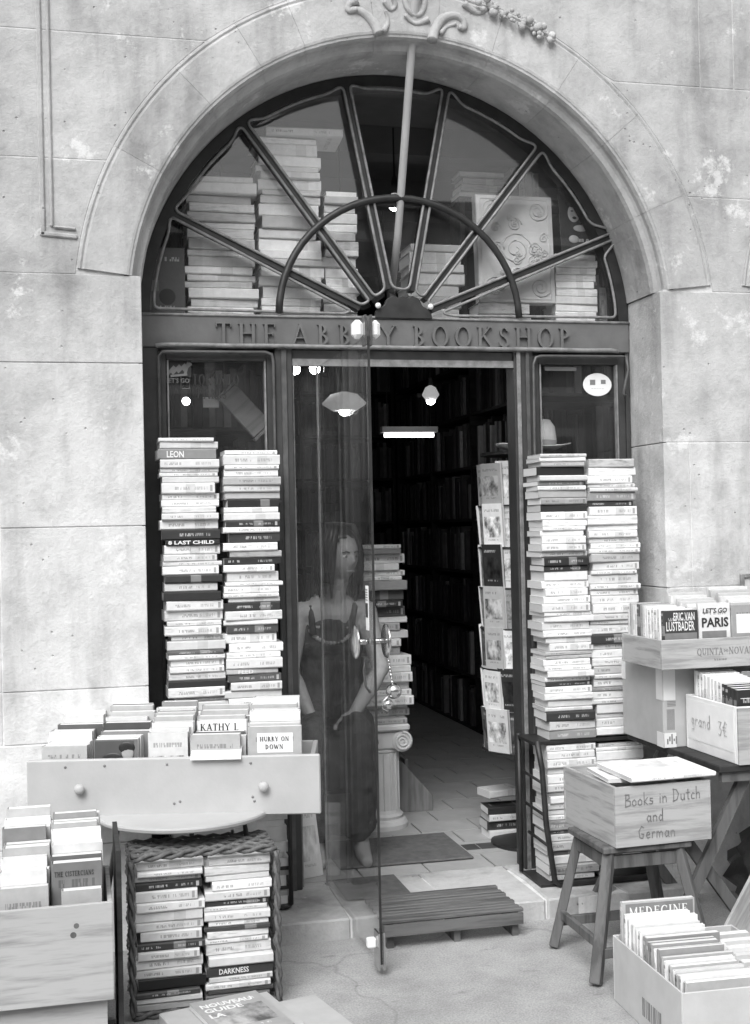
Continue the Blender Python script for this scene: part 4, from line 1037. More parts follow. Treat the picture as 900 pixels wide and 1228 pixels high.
# books in the drawer: local rows (x0, y, width, height, thickness, tone, what)
MD = WM[dr.name]
def in_drawer(x, y, wd, ht, T, tone, label, lean=.05, pic=.5, z=.0085, rz=0.0, **k):
    p = MD @ Vector((x, y, z)); return upright(p.x, p.y, p.z, wd, ht, T, tone, label, lean=lean, rz=math.atan2(-.20,.873)+rz, pic=pic, **k)
rr = random.Random(77)
cols = [(-.405,.150,.20),(-.25,.155,.215),(-.088,.135,.225),(.052,.165,.21),(.222,.170,.245)]
words = ['end by the wall','second row','middle row','fourth row','end nearest the door']
for ci, (x, wd, ht) in enumerate(cols):
    y = .016; k = 0
    while y < .325:
        T = rr.uniform(.026, .044); h2 = ht + (y*.20) + rr.uniform(-.012, .012); tone = rand_tone(rr, .08, .42)
        o = in_drawer(x + rr.uniform(-.006,.006), y, wd + rr.uniform(-.02,.0), h2, T, tone, '%s paperback, %s from the front in the drawer\'s %s' % (tone_word(tone), ordinal(k), words[ci]), lean=.03, pic=.9 if k < 2 else .4)
        if ci == 4 and k == 0:
            o.color = (.40, .05, 0, 1); o['label'] = 'grey paperback with a white title panel at the front of the drawer'
            patch_on_front(o, .03, .14, .165, .225, 'ink_white', .0006, 'title_panel')
            print_on_front(o, 'HURRY ON', .038, .200, .014, bold=1.3, w=.09).location = (0,0,-.0006); print_on_front(o, 'DOWN', .055, .176, .014, bold=1.3, w=.055).location = (0,0,-.0006)
        if ci == 1 and k == 0:
            o.color = (.16, .05, 0, 1); o['label'] = 'dark paperback with a portrait photograph at the front of the drawer'
            patch_on_front(o, .004, wd-.03, .004, ht-.004, 'tile_dark', .0005); 
            for (a, z, ra, rb, mt) in ((.105,.175,.019,.024,'skin'),(.103,.19,.025,.018,'hair'),(.06,.155,.035,.02,'hair')):
                mb = MB(); mb.ball((0,0,0), 1, 12, 8); mb.v = [(z+p[2]*rb, a+p[0]*ra, -.0006+p[1]*.002) for p in mb.v]; mb.build('cover_picture', mt, o, local=True, smooth=True)
        if ci == 3 and k == 3:
            print_on_front(o, 'KATHY L', .012, h2-.03, .022, bold=1.4, dark=True, w=.12)
        if ci == 4 and k == 5:
            o.color = (.38, .7, 0, 1); print_on_front(o, 'CHEAP', .03, h2-.032, .018, serif=False, dark=False, w=.10)
        y += T + .0012 + rr.uniform(0, .004); k += 1
# a loose white sheet folded over the drawer front
mb = MB(); n = 10
for i in range(n):
    t0, t1 = i/n, (i+1)/n
    def S(t): return (-.06+.0*t, .0, 0), 
    a0 = (.06 - .088*t0, .188 - .024*t0*t0); a1 = (.06 - .088*t1, .188 - .024*t1*t1)
    mb.prism([(a0[0],a0[1]),(a1[0],a1[1]),(a1[0],a1[1]+.0016),(a0[0],a0[1]+.0016)], .050+.004*t0, .205+.003*t0, axis='x')
sh = mb.build('paper_sheet', 'white_paint', None, M4=MD.copy()); tag(sh, 'white paper sheet lying over the books at the drawer front', 'paper')

# ================================================================== PINE CRATES AT THE LEFT
def crate(name, label, x0, x1, y0, y1, z0, z1, mat='wood_pine', planks=1, rz=0.0, t=.013, cat='crate', group=None, lip=True):
    cx, cy = (x0+x1)/2, (y0+y1)/2
    c = thing(name, label, cat, (cx, cy, z0), rz, group)
    hx, hy, H = (x1-x0)/2, (y1-y0)/2, z1-z0
    ph = H/planks
    for k in range(planks):
        a, b = k*ph + (.002 if k else 0), (k+1)*ph - (.006 if planks > 1 and k < planks-1 else 0)
        MB().box(-hx, hx, -hy, -hy+t, a, b).build('front_board', mat, c, local=True, bevel=.0015)
        MB().box(-hx, hx, hy-t, hy, a, b).build('back_board', mat, c, local=True, bevel=.0015)
        MB().box(-hx+.0005, -hx+t, -hy+t+.0005, hy-t-.0005, a, b).build('side_board', mat, c, local=True, bevel=.0015)
        MB().box(hx-t, hx-.0005, -hy+t+.0005, hy-t-.0005, a, b).build('side_board', mat, c, local=True, bevel=.0015)
    MB().box(-hx+t+.0005, hx-t-.0005, -hy+t+.0005, hy-t-.0005, .0005, .008).build('bottom_board', mat, c, local=True)
    return c
c1 = crate('slatted_crate', 'low slatted wooden crate under the pine crate of books', -1.62, -1.085, -1.215, -.87, 0, .185, planks=2)
c2 = crate('pine_crate', 'knotty pine crate of second-hand books stacked on a slatted crate', -1.60, -1.068, -1.25, -.88, .186, .437)
for x, z, r in ((.166,.175,.008),(.174,.198,.007),(.15,.192,.012)):
    MB().lathe([(r*.3,-.1852),(r,-.1854),(r,-.1850)], 14, (x,0,z), 'y').build('knot', 'wood_stool', c2, local=True) if z != .192 else None
MB().box(-1.056, -1.043, -1.20, -.86, .0, .555).build('dark_board', 'wood_dark') ; bd_ = bpy.data.objects['dark_board']; bd_.name = 'dark_plank'
WM['dark_plank'] = Matrix(); tag(bd_, 'dark upright plank between the pine crates and wicker basket', 'plank')
rr = random.Random(91)
zc = .195
for ci, (xa, wd) in [(1,(-1.350,.125)),(2,(-1.222,.135))]:
    y = -1.232; k = 0
    while y < -.905:
        T = rr.uniform(.026,.044); tone = rand_tone(rr, .08, .42)
        ht = .30 + rr.uniform(-.02,.02) + (y+1.232)*.35 if k else (.29 if ci < 2 else .272)
        if ci == 2 and k == 1: ht = .335; tone = .17
        nm = ['row against the crate end','middle row','row beside the dark plank'][ci]
        o = upright(xa + (.028 if ci == 2 and k == 0 else 0) + rr.uniform(-.004,.004), y, zc, (wd + rr.uniform(-.015,0)) * (.78 if ci == 2 and k == 0 else 1), ht, T, tone, '%s book, %s from the front in the pine crate\'s %s' % (tone_word(tone), ordinal(k), nm), lean=.04, pic=.85)
        if ci == 2 and k == 1:
            o.color = (.17,.04,.1,1); o['label'] = 'dark grey book on the cistercians, tallest at the front of the pine crate'
            o.scale = (1,1,1); print_on_front(o, 'THE CISTERCIANS', .008, ht-.035, .013, bold=1.3, w=wd-.035)
        y += T + .002; k += 1
# ================================================================== WICKER BASKET
bk_ = thing('wicker_basket', 'wicker basket on its side filled with two piles of paperbacks', 'basket', (-.80, -.84, 0))
bx0, bx1, by0, by1, bz0, bz1 = -1.008, -.590, -.925, -.715, .012, .452
def wob(i, s, a): return a*math.sin(i*2.4+s)
for side, (x) in (('l', bx0), ('r', bx1)):
    for j in range(6):
        pts = [(x + wob(i, j*2+1, .006), by0 + .0 + (by1-by0)*j/5 + wob(i, j, .004), bz0 + (bz1-bz0)*i/16) for i in range(17)]
        mb = MB(); mb.tube(pts, .0055, 6); mb.build('cane', 'wicker', bk_, smooth=True)
    for j in range(9):
        z = bz0 + .03 + (bz1-bz0-.05)*j/8
        pts = [(x + (.006 if (i+j) % 2 else -.006), by0 + (by1-by0)*i/8, z) for i in range(9)]
        mb = MB(); mb.tube(pts, .004, 5); mb.build('weaver', 'wicker', bk_, smooth=True)
for z, nm in ((bz1+.006,'rim'),(bz0-.004,'base_rim')):
    for s in range(2):
        pts = [(bx0 + (bx1-bx0)*i/22, by0 + .006*math.sin(i*1.1+s*3.1), z + .008*math.cos(i*1.1+s*3.1) + (.006*math.sin(math.pi*i/22) if z > .3 else .004)) for i in range(23)]
        mb = MB(); mb.tube(pts, .0065, 6); mb.build(nm, 'wicker', bk_, smooth=True)
for j in range(7):
    y = by0 + .012 + (by1-by0-.015)*j/6
    pts = [(bx0 + (bx1-bx0)*i/18, y, bz1 + .004 + (.004 if (i+j)%2 else -.002)) for i in range(19)]
    mb = MB(); mb.tube(pts, .006, 5); mb.build('weaver', 'wicker', bk_, smooth=True)
for x in (bx0, bx1):
    for s in range(2):
        pts = [(x + .006*math.sin(i*1.2+s*3.1), by0 - .004 + .005*math.cos(i*1.2+s*3.1), bz0 + (bz1-bz0)*i/22) for i in range(23)]
        mb = MB(); mb.tube(pts, .0055, 6); mb.build('rim', 'wicker', bk_, smooth=True)
MB().box(bx0+.006, bx1-.006, by1-.004, by1+.004, bz0+.004, bz1-.004).build('woven_bottom', 'wicker', bk_)
MB().box(bx0+.006, bx1-.006, by0+.006, by1-.005, .006, .013).build('woven_side', 'wicker', bk_)
stack(-.997, .192, -.918, .0135, .440, 'left pile inside the wicker basket', 41, darks=(.365,.195,.10), dk=.06, D=.13)
stack(-.799, .192, -.916, .0135, .438, 'right pile inside the wicker basket', 42, darks=(.30,.10), dk=.08, D=.13,
      titles=[(.10,'DARKNESS',dict(size=.5,x0=.18,wfrac=.45,tone=.05))])
# guide book lying in front
gb_m = TR(-.655,-1.35,.088,R_(113),R_(-9),0)
pl = thing('low_carton', 'low cardboard tray holding the guide book in front of the basket', 'tray', (-.76, -1.17, 0), R_(14))
MB().box(-.16,.16,-.13,.13,.0,.075).build('tray_body','cardboard',pl,local=True,bevel=.003)
MB().box(.165,.29,-.16,.09,.0,.055).build('tray_flap','cardboard',pl,local=True,bevel=.003)
g = book(.27, .20, .016, Matrix.Translation((-.605,-1.295,.0757)) @ Matrix.Rotation(R_(104),4,'Z'), .34, 'grey guide book with white lettering lying flat before the basket', pic=.9, name='guide_book', ink=.75)
for k, (t, x) in enumerate((('NOUVEAU', .24), ('GUIDE', .205), ('LA', .165))):
    m, wd = sans(t, .026, .03); s = min(1.0, .15/wd)
    m.v = [(x - (.03 - p[2]), .185 - p[0]*s, .0166 - p[1]) for p in m.v]
    m.v = [(p[0], .20-p[1] if False else p[1], p[2]) for p in m.v]; m.build('title_print', 'ink_white', g, local=True)

# ================================================================== RIGHT TABLE AND BOXES
rt = thing('trestle_table', 'dark folding table on crossed wooden legs carrying boxes of books', 'table', (1.25, -.65, 0))
MB().box(.80, 1.78, -1.00, -.325, .597, .619).build('table_top', 'wood_dark', rt, bevel=.003)
MB().box(.815, 1.77, -.985, -.965, .565, .5965).build('apron', 'wood_stool', rt)
for y in (-.935, -.38):
    MB().bar((.93,y,.590), (.53+.06,y,.010), .022, .036, up=(0,1,0)).build('leg', 'wood_stool', rt) if False else None
    MB().bar((.935,y,.594), (.62,y,.012), .036, .022, up=(0,1,0)).build('leg', 'wood_stool', rt)
    MB().bar((.69,y+.023,.42), (.985,y+.023,.012), .036, .022, up=(0,1,0)).build('leg', 'wood_stool', rt)
    MB().bar((1.70,y,.594), (1.38,y,.012), .036, .022, up=(0,1,0)).build('leg', 'wood_stool', rt)
    MB().bar((1.40,y+.023,.594), (1.72,y+.023,.012), .036, .022, up=(0,1,0)).build('leg', 'wood_stool', rt)
# tall cardboard box
def carton(name, label, x0, x1, y0, y1, z0, z1, mat, rz=0.0, t=.005, cat='box', lid=False):
    cx, cy = (x0+x1)/2, (y0+y1)/2; c = thing(name, label, cat, (cx,cy,z0), rz); hx, hy, H = (x1-x0)/2, (y1-y0)/2, z1-z0
    MB().box(-hx, hx, -hy, -hy+t, 0, H).build('front_panel', mat, c, local=True, bevel=.002)
    MB().box(-hx, hx, hy-t, hy, 0, H).build('back_panel', mat, c, local=True, bevel=.002)
    MB().box(-hx, -hx+t, -hy+t+.0003, hy-t-.0003, 0, H).build('side_panel', mat, c, local=True, bevel=.002)
    MB().box(hx-t, hx, -hy+t+.0003, hy-t-.0003, 0, H).build('side_panel', mat, c, local=True, bevel=.002)
    MB().box(-hx+t+.0003, hx-t-.0003, -hy+t+.0003, hy-t-.0003, .0, t).build('bottom_panel', mat, c, local=True)
    if lid: MB().box(-hx-.001, hx+.001, -hy-.001, hy+.001, H+.0004, H+.005).build('lid_panel', mat, c, local=True, bevel=.0015)
    return c, hx, hy, H
cb, hx, hy, H = carton('cardboard_box', 'grey cardboard box taped at its corners under the wine crate', .784, 1.17, -.655, -.33, .6195, .890, 'cardboard', lid=True)
for z0, z1 in ((.0,.05),(.16,.268)):
    MB().box(-hx-.0016, -hx-.0002, -hy-.0014, -hy+.05, z0, z1).build('tape', 'tape', cb, local=True); MB().box(-hx-.0014, -hx+.045, -hy-.0014, -hy-.0002, z0+.0006, z1-.0006).build('tape', 'tape', cb, local=True)
MB().box(-hx-.0014, -hx-.0002, hy-.03, hy+.001, .20, .268).build('tape', 'tape', cb, local=True)
mb = MB()
for k in range(9): mb.box(-hx+.012+.003*k*1.1, -hx+.0135+.0033*k, -hy-.0010, -hy-.0002, .06, .13)
mb.build('printed_bars', 'ink_grey', cb, local=True)
mb = MB()
for k in range(4): mb.box(-hx+.014, -hx+.046, -hy-.0010, -hy-.0002, .140-.0*k+.006*k*.0+.005*k, .142+.005*k)
mb.build('printed_lines', 'ink_grey', cb, local=True)
for k in range(5): MB().box(-hx+.010+.008*k, -hx+.015+.008*k, -hy-.0020, -hy-.0015, .012+.01*(k%2), .03+.008*(k%3)).build('printed_mark', 'ink_grey', cb, local=True)
# wine crate on top
wc = crate('wine_crate', 'shallow branded wine crate of books on top of the cardboard box', .733, 1.235, -.755, -.445, .8960, .994, mat='wood_crate', t=.011)
wxo = -.251
m, wd = lettering('QUINTA', .023, .10, 1.0, .0006); s = .095/wd
m.v = [(p[0]*s - .251 + .128, p[1]-.1556, p[2]+.043) for p in m.v]; m.build('branding', 'ink_grey', wc, local=True)
m, wd = lettering('DO', .009, .10, 1.0, .0006); m.v = [(p[0] - .251 + .226, p[1]-.1556, p[2]+.051) for p in m.v]; m.build('branding', 'ink_grey', wc, local=True)
m, wd = lettering('NOVAL', .023, .10, 1.0, .0006); s = .088/wd
m.v = [(p[0]*s - .251 + .245, p[1]-.1556, p[2]+.043) for p in m.v]; m.build('branding', 'ink_grey', wc, local=True)
m, wd = lettering('VINHO', .006, .3, 1.3, .0006); m.v = [(p[0]*1.5 - .251 + .19, p[1]-.1556, p[2]+.024) for p in m.v]; m.build('branding', 'ink_grey', wc, local=True)
# books in the wine crate: a row of spines showing to the left, then faced-out books
rr = random.Random(52); zc = .9045
k = 0; y = -.714
while y < -.475:
    T = rr.uniform(.016,.026); tone = rr.choice((.75,.7,.8,.72,.4,.08)); h = .185 + .05*(y+.714) + rr.uniform(-.006,.006)
    upright(.7475 + rr.uniform(0,.004), y, zc, .118, h, T, tone, '%s paperback behind the dark thriller in the wine crate, %s back' % (tone_word(tone), ordinal(k)), lean=.0, pic=.5)
    y += T + .0008; k += 1
b = upright(.752, -.738, zc, .125, .185, .02, .05, 'dark thriller with bold white author name in the wine crate', lean=.02, pic=0)
print_on_front(b, 'ERIC VAN', .035, .152, .026, serif=False, dark=False, w=.078, off=.01); print_on_front(b, 'LUSTBADER', .008, .118, .030, serif=False, dark=False, w=.104, off=.012)
patch_on_front(b, .004, .121, .004, .11, 'ink_grey', .0004)
b = upright(.884, -.734, zc, .115, .205, .022, .68, 'pale travel guide with bold title on Paris in the wine crate', lean=.02, pic=0)
patch_on_front(b, .004, .111, .185, .203, 'tape', .0004, 'title_panel')
print_on_front(b, "LET'S GO", .012, .172, .016, serif=False, w=.092, off=.02, italic=.2); print_on_front(b, 'PARIS', .008, .126, .030, serif=False, w=.100, off=.03)
patch_on_front(b, .010, .10, .085, .112, 'ink_grey', .0005)
b = upright(1.004, -.734, zc, .14, .195, .018, .32, 'grey book with a white label panel in the wine crate', lean=.02, pic=0); patch_on_front(b, .018, .095, .10, .165, 'ink_white', .0006, 'label_panel')
x = 1.0
for k in range(6):
    tone = rr.uniform(.55,.8); y = -.690 + k*.034
    upright(.875 + .008*(k%2), y, zc, .135, .19+.008*k, .024, tone, '%s paperback behind the travel guide in the wine crate, %s back' % (tone_word(tone), ordinal(k)), lean=.0, pic=.3)
    tone = rr.uniform(.5,.8)
    upright(1.03 + .01*(k%2), y+.004, zc, .15, .20+.009*k, .024, tone, '%s book behind the white label panel in the wine crate, %s back' % (tone_word(tone), ordinal(k)), lean=.0, pic=.3)
# white box with a price paper
wb, hx, hy, H = carton('wine_box', 'white wooden box of classics with a price paper on its side', .862, 1.25, -1.000, -.665, .6195, .800, 'white_paint', t=.010)
MB().box(-hx-.0012, -hx-.0002, -.150, .155, .035, .168).build('price_paper', 'ink_white', wb, local=True)
mb = handwriting([(0,'3E'),], .05, .06, .06); mb.v = [(-hx-.0024 + p[1], -(p[0]) - .055, p[2]+.075) for p in mb.v]; mb.build('handwriting', 'ink_pale', wb, local=True)
mb = handwriting([(0,'grand'),], .045, .05, .06); mb.v = [(-hx-.0024 + p[1], -(p[0])+.125, p[2]+.085) for p in mb.v]; mb.build('handwriting', 'ink_pale', wb, local=True)
MB().box(-hx+.0005, hx, -hy-.0105, -hy-.0003, -.0, H-.003).build('wood_front', 'wood_crate', wb, local=True, bevel=.001)
rr = random.Random(61); y = -.968; k = 0
By = Matrix(((0,1,0,0),(0,0,1,0),(1,0,0,0),(0,0,0,1)))
while y < -.70:
    T = rr.uniform(.018,.03); dark = k < 4 and k > 0 or k == 0
    tone = .03 if k < 4 else rr.uniform(.62,.82)
    o = upright(.884, y, .6301, .135, .218 + .003*k, T, tone, '%s paperback in the white box, %s back' % (tone_word(tone), ordinal(k)), lean=.0, pic=0)
    if k < 4:
        mbp = MB().box(.145, .185, -.0008, -.0001, .004, T-.004); mbp.build('spine_panel', 'ink_grey', o, local=True)
    if k == 0:
        print_on_front(o, 'T', .05, .150, .035, dark=False); patch_on_front(o, .012, .12, .190, .192, 'ink_white', name='title_print')
    if k % 3 == 0: upright(1.03, y, .6301, .14, .218 + .003*k, T, rr.uniform(.05,.8), 'paperback in the inner row of the white box, %s back' % ordinal(k), lean=.0, pic=.2)
    y += T + .001; k += 1
# picture frame standing on the cardboard boxes behind
pf = thing('framed_print', 'small pale framed print leaning on the stone wall above the wine crate', 'frame', (1.345, -.36, .896))
st = MB().box(1.245, 1.52, -.70, -.315, .6195, .894).build('side_carton', 'cardboard', bevel=.002); st.name = 'sealed_carton'; WM['sealed_carton'] = Matrix(); tag(st, 'sealed cardboard box at the wall end of the dark table', 'box')
for a, b, c, d in ((1.265,1.28,.8955,1.185),(1.415,1.43,.8955,1.185),(1.2805,1.4145,1.17,1.185),(1.2805,1.4145,.8955,.9105)): MB().box(a,b,-.345,-.330,c,d).build('frame_bar','bead_metal',pf,bevel=.002)
MB().box(1.281,1.414,-.337,-.331,.911,1.1695).build('picture','cardboard_pale',pf)
# ================================================================== STOOL AND DUTCH BOX
so = thing('wooden_stool', 'square wooden stool with splayed legs under the handwritten box', 'stool', (.56, -.86, 0))
feet = [(.352,-.700),(.345,-1.055),(.735,-1.04),(.745,-.70)]
tops = [(.435,-.735),(.432,-.975),(.665,-.975),(.67,-.735)]
for f, t in zip(feet, tops): MB().bar((t[0],t[1],.372), (f[0],f[1],.008), .034, .030).build('leg', 'wood_stool', so, bevel=.003)
MB().box(.405, .70, -1.0, -.71, .374, .395).build('seat', 'wood_stool', so, bevel=.004)
def lerp(i, z): t = (.372-z)/.364; return (tops[i][0]+(feet[i][0]-tops[i][0])*t, tops[i][1]+(feet[i][1]-tops[i][1])*t, z)
for i, j, z in ((0,1,.115),(1,2,.090),(2,3,.115),(3,0,.09)): MB().bar(lerp(i,z), lerp(j,z), .016, .030).build('stretcher', 'wood_stool', so, bevel=.002)
for i, j, z in ((0,1,.345),(1,2,.345),(2,3,.345),(3,0,.345)): MB().bar(lerp(i,z), lerp(j,z), .014, .040).build('rail', 'wood_stool', so, bevel=.002)
db = crate('wooden_box', 'wooden box with handwritten note on Dutch and German books', .430, .758, -1.01, -.635, .3955, .580, mat='wood_crate', rz=R_(2.5), t=.011)
def adv(t): return sum(HW[c][0]+.1 for c in t)
sx = .262/(adv('Books in Dutch')*.038)
for ox, li, wd_t in ((0,0,'Books'),(adv('Books '),0,'in'),(adv('Books in '),0,'Dutch'),(2.2,1,'and'),(1.3,2,'German')):
    mb = handwriting([(ox, wd_t)], .038, .05, .075)
    mb.v = [(p[0]*sx-.132, p[1]-.1880, p[2]+.124-.050*li + .03*(p[0]*sx)*(1 if li == 0 else -.5)) for p in mb.v]
    mb.build('handwriting', 'ink_grey', db, local=True)
# books filling the box, two pale picture books on top
MB_z = .4045
stack(.455, .27, -.985, MB_z, .560, 'pile filling the handwritten wooden box', 71, tmin=.03, tmax=.045, D=.30, tones=(.2,.5))
book(.20, .27, .012, TR(.475,-.955,.5815,R_(86)).copy() @ Matrix.Translation((0,-.24,0)), .80, 'white picture book lying at the back on the handwritten box', pic=.35, name='picture_book', ink=.3)
book(.29, .235, .014, TR(.488,-1.032,.5940,R_(3),R_(1.5)), .82, 'large white picture book lying on top of the handwritten box', pic=.35, name='picture_book', ink=.3)
# ================================================================== CARDBOARD BOX OF MAGAZINES
mz, hx, hy, H = carton('magazine_box', 'open cardboard box of magazines standing on the pavement', .345, .72, -1.64, -1.17, 0, .188, 'cardboard_pale', rz=R_(-2.5), t=.005)
mb = MB()
for k in range(11): mb.box(-hx-.0010, -hx-.0002, -.10+.012*k, -.10+.012*k+(.004 if k%3 else .008), .035, .085)
mb.build('printed_bars', 'ink_grey', mz, local=True)
MZ = WM[mz.name]; rr = random.Random(33)
def in_mag(x, y, wd, ht, T, tone, label, lean=.0, **k):
    p = MZ @ Vector((x,y,.006)); return upright(p.x, p.y, p.z, wd, ht, T, tone, label, lean=lean, rz=R_(-2.5), **k)
y = hy-.012-.012; k = 0; nrow = 0
hts = [.285,.255,.250,.240,.235,.235,.228,.222,.222,.215,.22,.205,.20,.195,.19,.185,.19,.18]
while y > -hy+.02 and k < len(hts):
    T = rr.uniform(.012,.022); tone = rand_tone(rr, .08, .42); wd = .225 if k in (0,) else rr.uniform(.19,.225)
    o = in_mag(-hx+.012+ .004*rr.random() + .0015*k, y-T, wd, hts[k], T, tone, '%s magazine, %s from the back of the open cardboard box' % (tone_word(tone), ordinal(k)), lean=.0, name='magazine', pic=1.0, cat='magazine')
    if k == 0:
        o.color = (.42,.8,.0,1); o['label'] = 'grey medical magazine, tallest in the open cardboard box'
        patch_on_front(o, .012, wd-.005, .235, .280, 'ink_grey', .0005, 'title_panel'); print_on_front(o, 'MEDECINE', .022, .244, .026, dark=False, w=.18).location = (0,0,-.0006)
    y -= T + .005; k += 1
for j in range(7):
    T = .026; o = in_mag(.055, .09-j*.045, .115, .205-.004*j, T, rr.uniform(.5,.8), 'pale paperback beside the magazines in the cardboard box, %s from the back' % ordinal(j), pic=.3)
# tipped wooden box and dark bag under the table
tp = crate('tipped_crate', 'pale wooden crate tipped on edge beside the magazine box', .905, 1.28, -1.12, -.86, 0, .17, mat='wood_crate', t=.012)
tp.matrix_basis = Matrix.Translation((1.02,-1.10,.1185)) @ Matrix.Rotation(R_(12),4,'Z') @ Matrix.Rotation(R_(-52),4,'Y') @ Matrix.Translation((0,0,0))
mb = MB(); rr = random.Random(6); seg, rings = 18, 12
for i in range(rings+1):
    a = math.pi*i/rings
    for k in range(seg):
        t = 2*math.pi*k/seg; q = 1 + .16*math.sin(5*t+i*1.3) + rr.uniform(-.06,.06)
        mb.v.append((1.27+.20*math.sin(a)**.7*math.cos(t)*q, -.62+.17*math.sin(a)**.7*math.sin(t)*q, max(.002, .165-.165*math.cos(a)+.02*rr.random()*math.sin(a))))
for i in range(rings):
    for k in range(seg): mb.f.append((i*seg+k,i*seg+(k+1)%seg,(i+1)*seg+(k+1)%seg,(i+1)*seg+k)); mb.mi.append(0)
mb.tube([(1.27,-.62,.31),(1.275,-.63,.355),(1.29,-.64,.385)], [.05,.022,.045], 10)
o = mb.build('rubbish_bag', 'bag_plastic', smooth=True); tag(o, 'crumpled dark bag stuffed under the trestle table', 'bag')
# ================================================================== WOODEN GRATE AND MATS
gr = thing('slatted_ramp', 'worn wooden slatted step laid against the stone threshold', 'ramp', (.05, -.49, 0))
for k in range(10):
    y = -.560 + k*.0295; MB().box(-.19+.006*(k%2), .302-.004*(k%3), y, y+.021, .0835, .0965).build('slat', 'wood_grate', gr, bevel=.003)
for x in (-.17, .06, .265):
    MB().box(x, x+.022, -.545, -.435, .0, .0830).build('bearer', 'wood_grate', gr); MB().box(x, x+.022, -.4345, -.27, .0745, .0830).build('bearer', 'wood_grate', gr)
MB().box(-.185, .296, -.572, -.5605, .046, .0830).build('front_rail', 'wood_grate', gr)
o = MB().box(-.18, .362, .165, .575, FZ+.002, FZ+.012).build('door_mat', 'mat_rubber', bevel=.004); tag(o, 'large dark rubber mat on the shop floor tiles', 'mat')
o = MB().box(-.24, .0, -.235, .02, FZ+.004, FZ+.012).build('door_mat', 'mat_rubber', bevel=.004); tag(o, 'small dark mat on the stone step behind the slatted ramp', 'mat')

# ================================================================== INSIDE THE SHOP
SB = MB()          # far shelved books, hundreds of them: one mass
SBM = ['cover_a','cover_b','cover_c','cover_d','cover_e']
for nm, v in zip(SBM, (.02,.05,.1,.2,.42)): simple(nm, v*.8, v*1.2, .6, 20)
rs = random.Random(4)
def bookshelf(label, axis, p, a0, a1, depth, z1, rows, face):
    """axis 'y': runs along y at x=p facing face(+1/-1 in x); axis 'x': runs along x at y=p"""
    def bx(a, b, d0, d1, z0, z1_): 
        d0, d1 = sorted((d0, d1))
        return (d0, d1, a, b, z0, z1_) if axis == 'y' else (a, b, d0, d1, z0, z1_)
    mid = (a0+a1)/2
    t = thing('bookshelf', label, 'bookshelf', (p, mid, FZ) if axis == 'y' else (mid, p, FZ))
    back = p; frontp = p + face*depth
    MB().box(*bx(a0, a1, back, back+face*.015, FZ, z1)).build('back_panel', 'wood_dark', t)
    n = max(1, int(round((a1-a0)/.85))); 
    for k in range(n+1):
        a = a0 + (a1-a0-.02)*k/n; MB().box(*bx(a, a+.02, back+face*.016, frontp, FZ, z1)).build('upright', 'wood_dark', t)
    h = (z1-FZ)/rows
    for r in range(rows+1):
        z = FZ + h*r if r < rows else z1-.018
        for k in range(n):
            a = a0 + (a1-a0-.02)*k/n + .0205; b = a0 + (a1-a0-.02)*(k+1)/n - .0005
            MB().box(*bx(a, b, back+face*.016, frontp-face*.004, z, z+.018)).build('shelf', 'wood_dark', t)
            if r == rows: continue
            x = a + .002
            while x < b - .012:
                w_ = min(rs.uniform(.014,.04), b-x-.001); hh = h - .018 - rs.uniform(.03,.10)
                dd = rs.uniform(.01,.05); q = bx(x, x+w_-.001, back+face*.018, frontp-face*dd, z+.0185, z+.0185+hh)
                SB.box(*q, mi=rs.choices(range(5), (5,5,4,2,1))[0]); x += w_
    return t
bookshelf('tall dark bookshelf along the right wall of the shop', 'y', 1.55, 1.15, 4.9, .24, 2.75, 8, -1)
bookshelf('dark bookshelf across the back of the shop', 'x', 5.1, -.9, 1.28, .26, 2.75, 8, -1)
bookshelf('dark bookshelf inside behind the left window', 'x', 1.75, -1.40, -.22, .24, 2.95, 8, -1)
bookshelf('dark bookshelf inside behind the right window', 'x', 1.05, .92, 1.70, .24, 2.6, 8, -1)
o = SB.build('shelved_books', SBM); tag(o, 'rows of old books filling the dark shelves inside the shop', 'books', kind='stuff')
for nm, v in (('cover_f',.045),('cover_g',.36),('cover_h',.7)): simple(nm, v*.85, v*1.1, .5, 20)
o = STUFF.build('stacked_paperbacks', ['cover_f','cover_f','cover_g','cover_g','cover_h','paper_edges']); tag(o, 'lower paperbacks of the piles, half hidden behind drawer, basket and stool', 'books', kind='stuff')
# lamps that are lit
def pendant(label, x, y, z, r, lit='bulb', shade=True, br=.028):
    t = thing('pendant_lamp', label, 'lamp', (x, y, z), group='lamps lit inside the shop')
    mb = MB(); mb.tube([(x,y,z+.10),(x,y,3.26)], .004, 6); mb.build('cord', 'iron_dark', t)
    if shade:
        mb = MB(); mb.lathe([(r*.50,z-.035),(r*.55,z-.036),(r*1.0,z-.006),(r*1.01,z+.002),(r*.62,z+.042),(r*.25,z+.052),(r*.2,z+.054)], 24, (x,y,0)); mb.build('shade', 'lamp_shade_lit', t, smooth=True)
    else: MB().lathe([(.016,z+.02),(.018,z+.06),(.01,z+.10)], 12, (x,y,0)).build('socket', 'iron_mid', t)
    if shade: MB().lathe([(.014,z+.0545),(.012,z+.10)], 10, (x,y,0)).build('fitting', 'iron_mid', t)
    MB().ball((x,y,z-.034), br, 12, 8).build('bulb', lit, t, smooth=True)
pendant('wide white shaded lamp hanging inside the doorway', .121, 1.30, 1.985, .105)
pendant('small lit lamp deep in the shop beside the tall bookshelf', .93, 2.6, 2.17, .05)
for i, (x, y, z) in enumerate(((.06,1.55,2.26),(.02,1.50,2.21),(-.09,1.45,2.20))):
    pendant('bare spot bulb, %s of three clustered above the white shaded lamp' % ('lowest','middle','outermost')[i], x, y, z, .03, shade=False)
pendant('bare bulb glowing behind the middle of the fan window', .34, 1.1, 2.93, .03, shade=False)
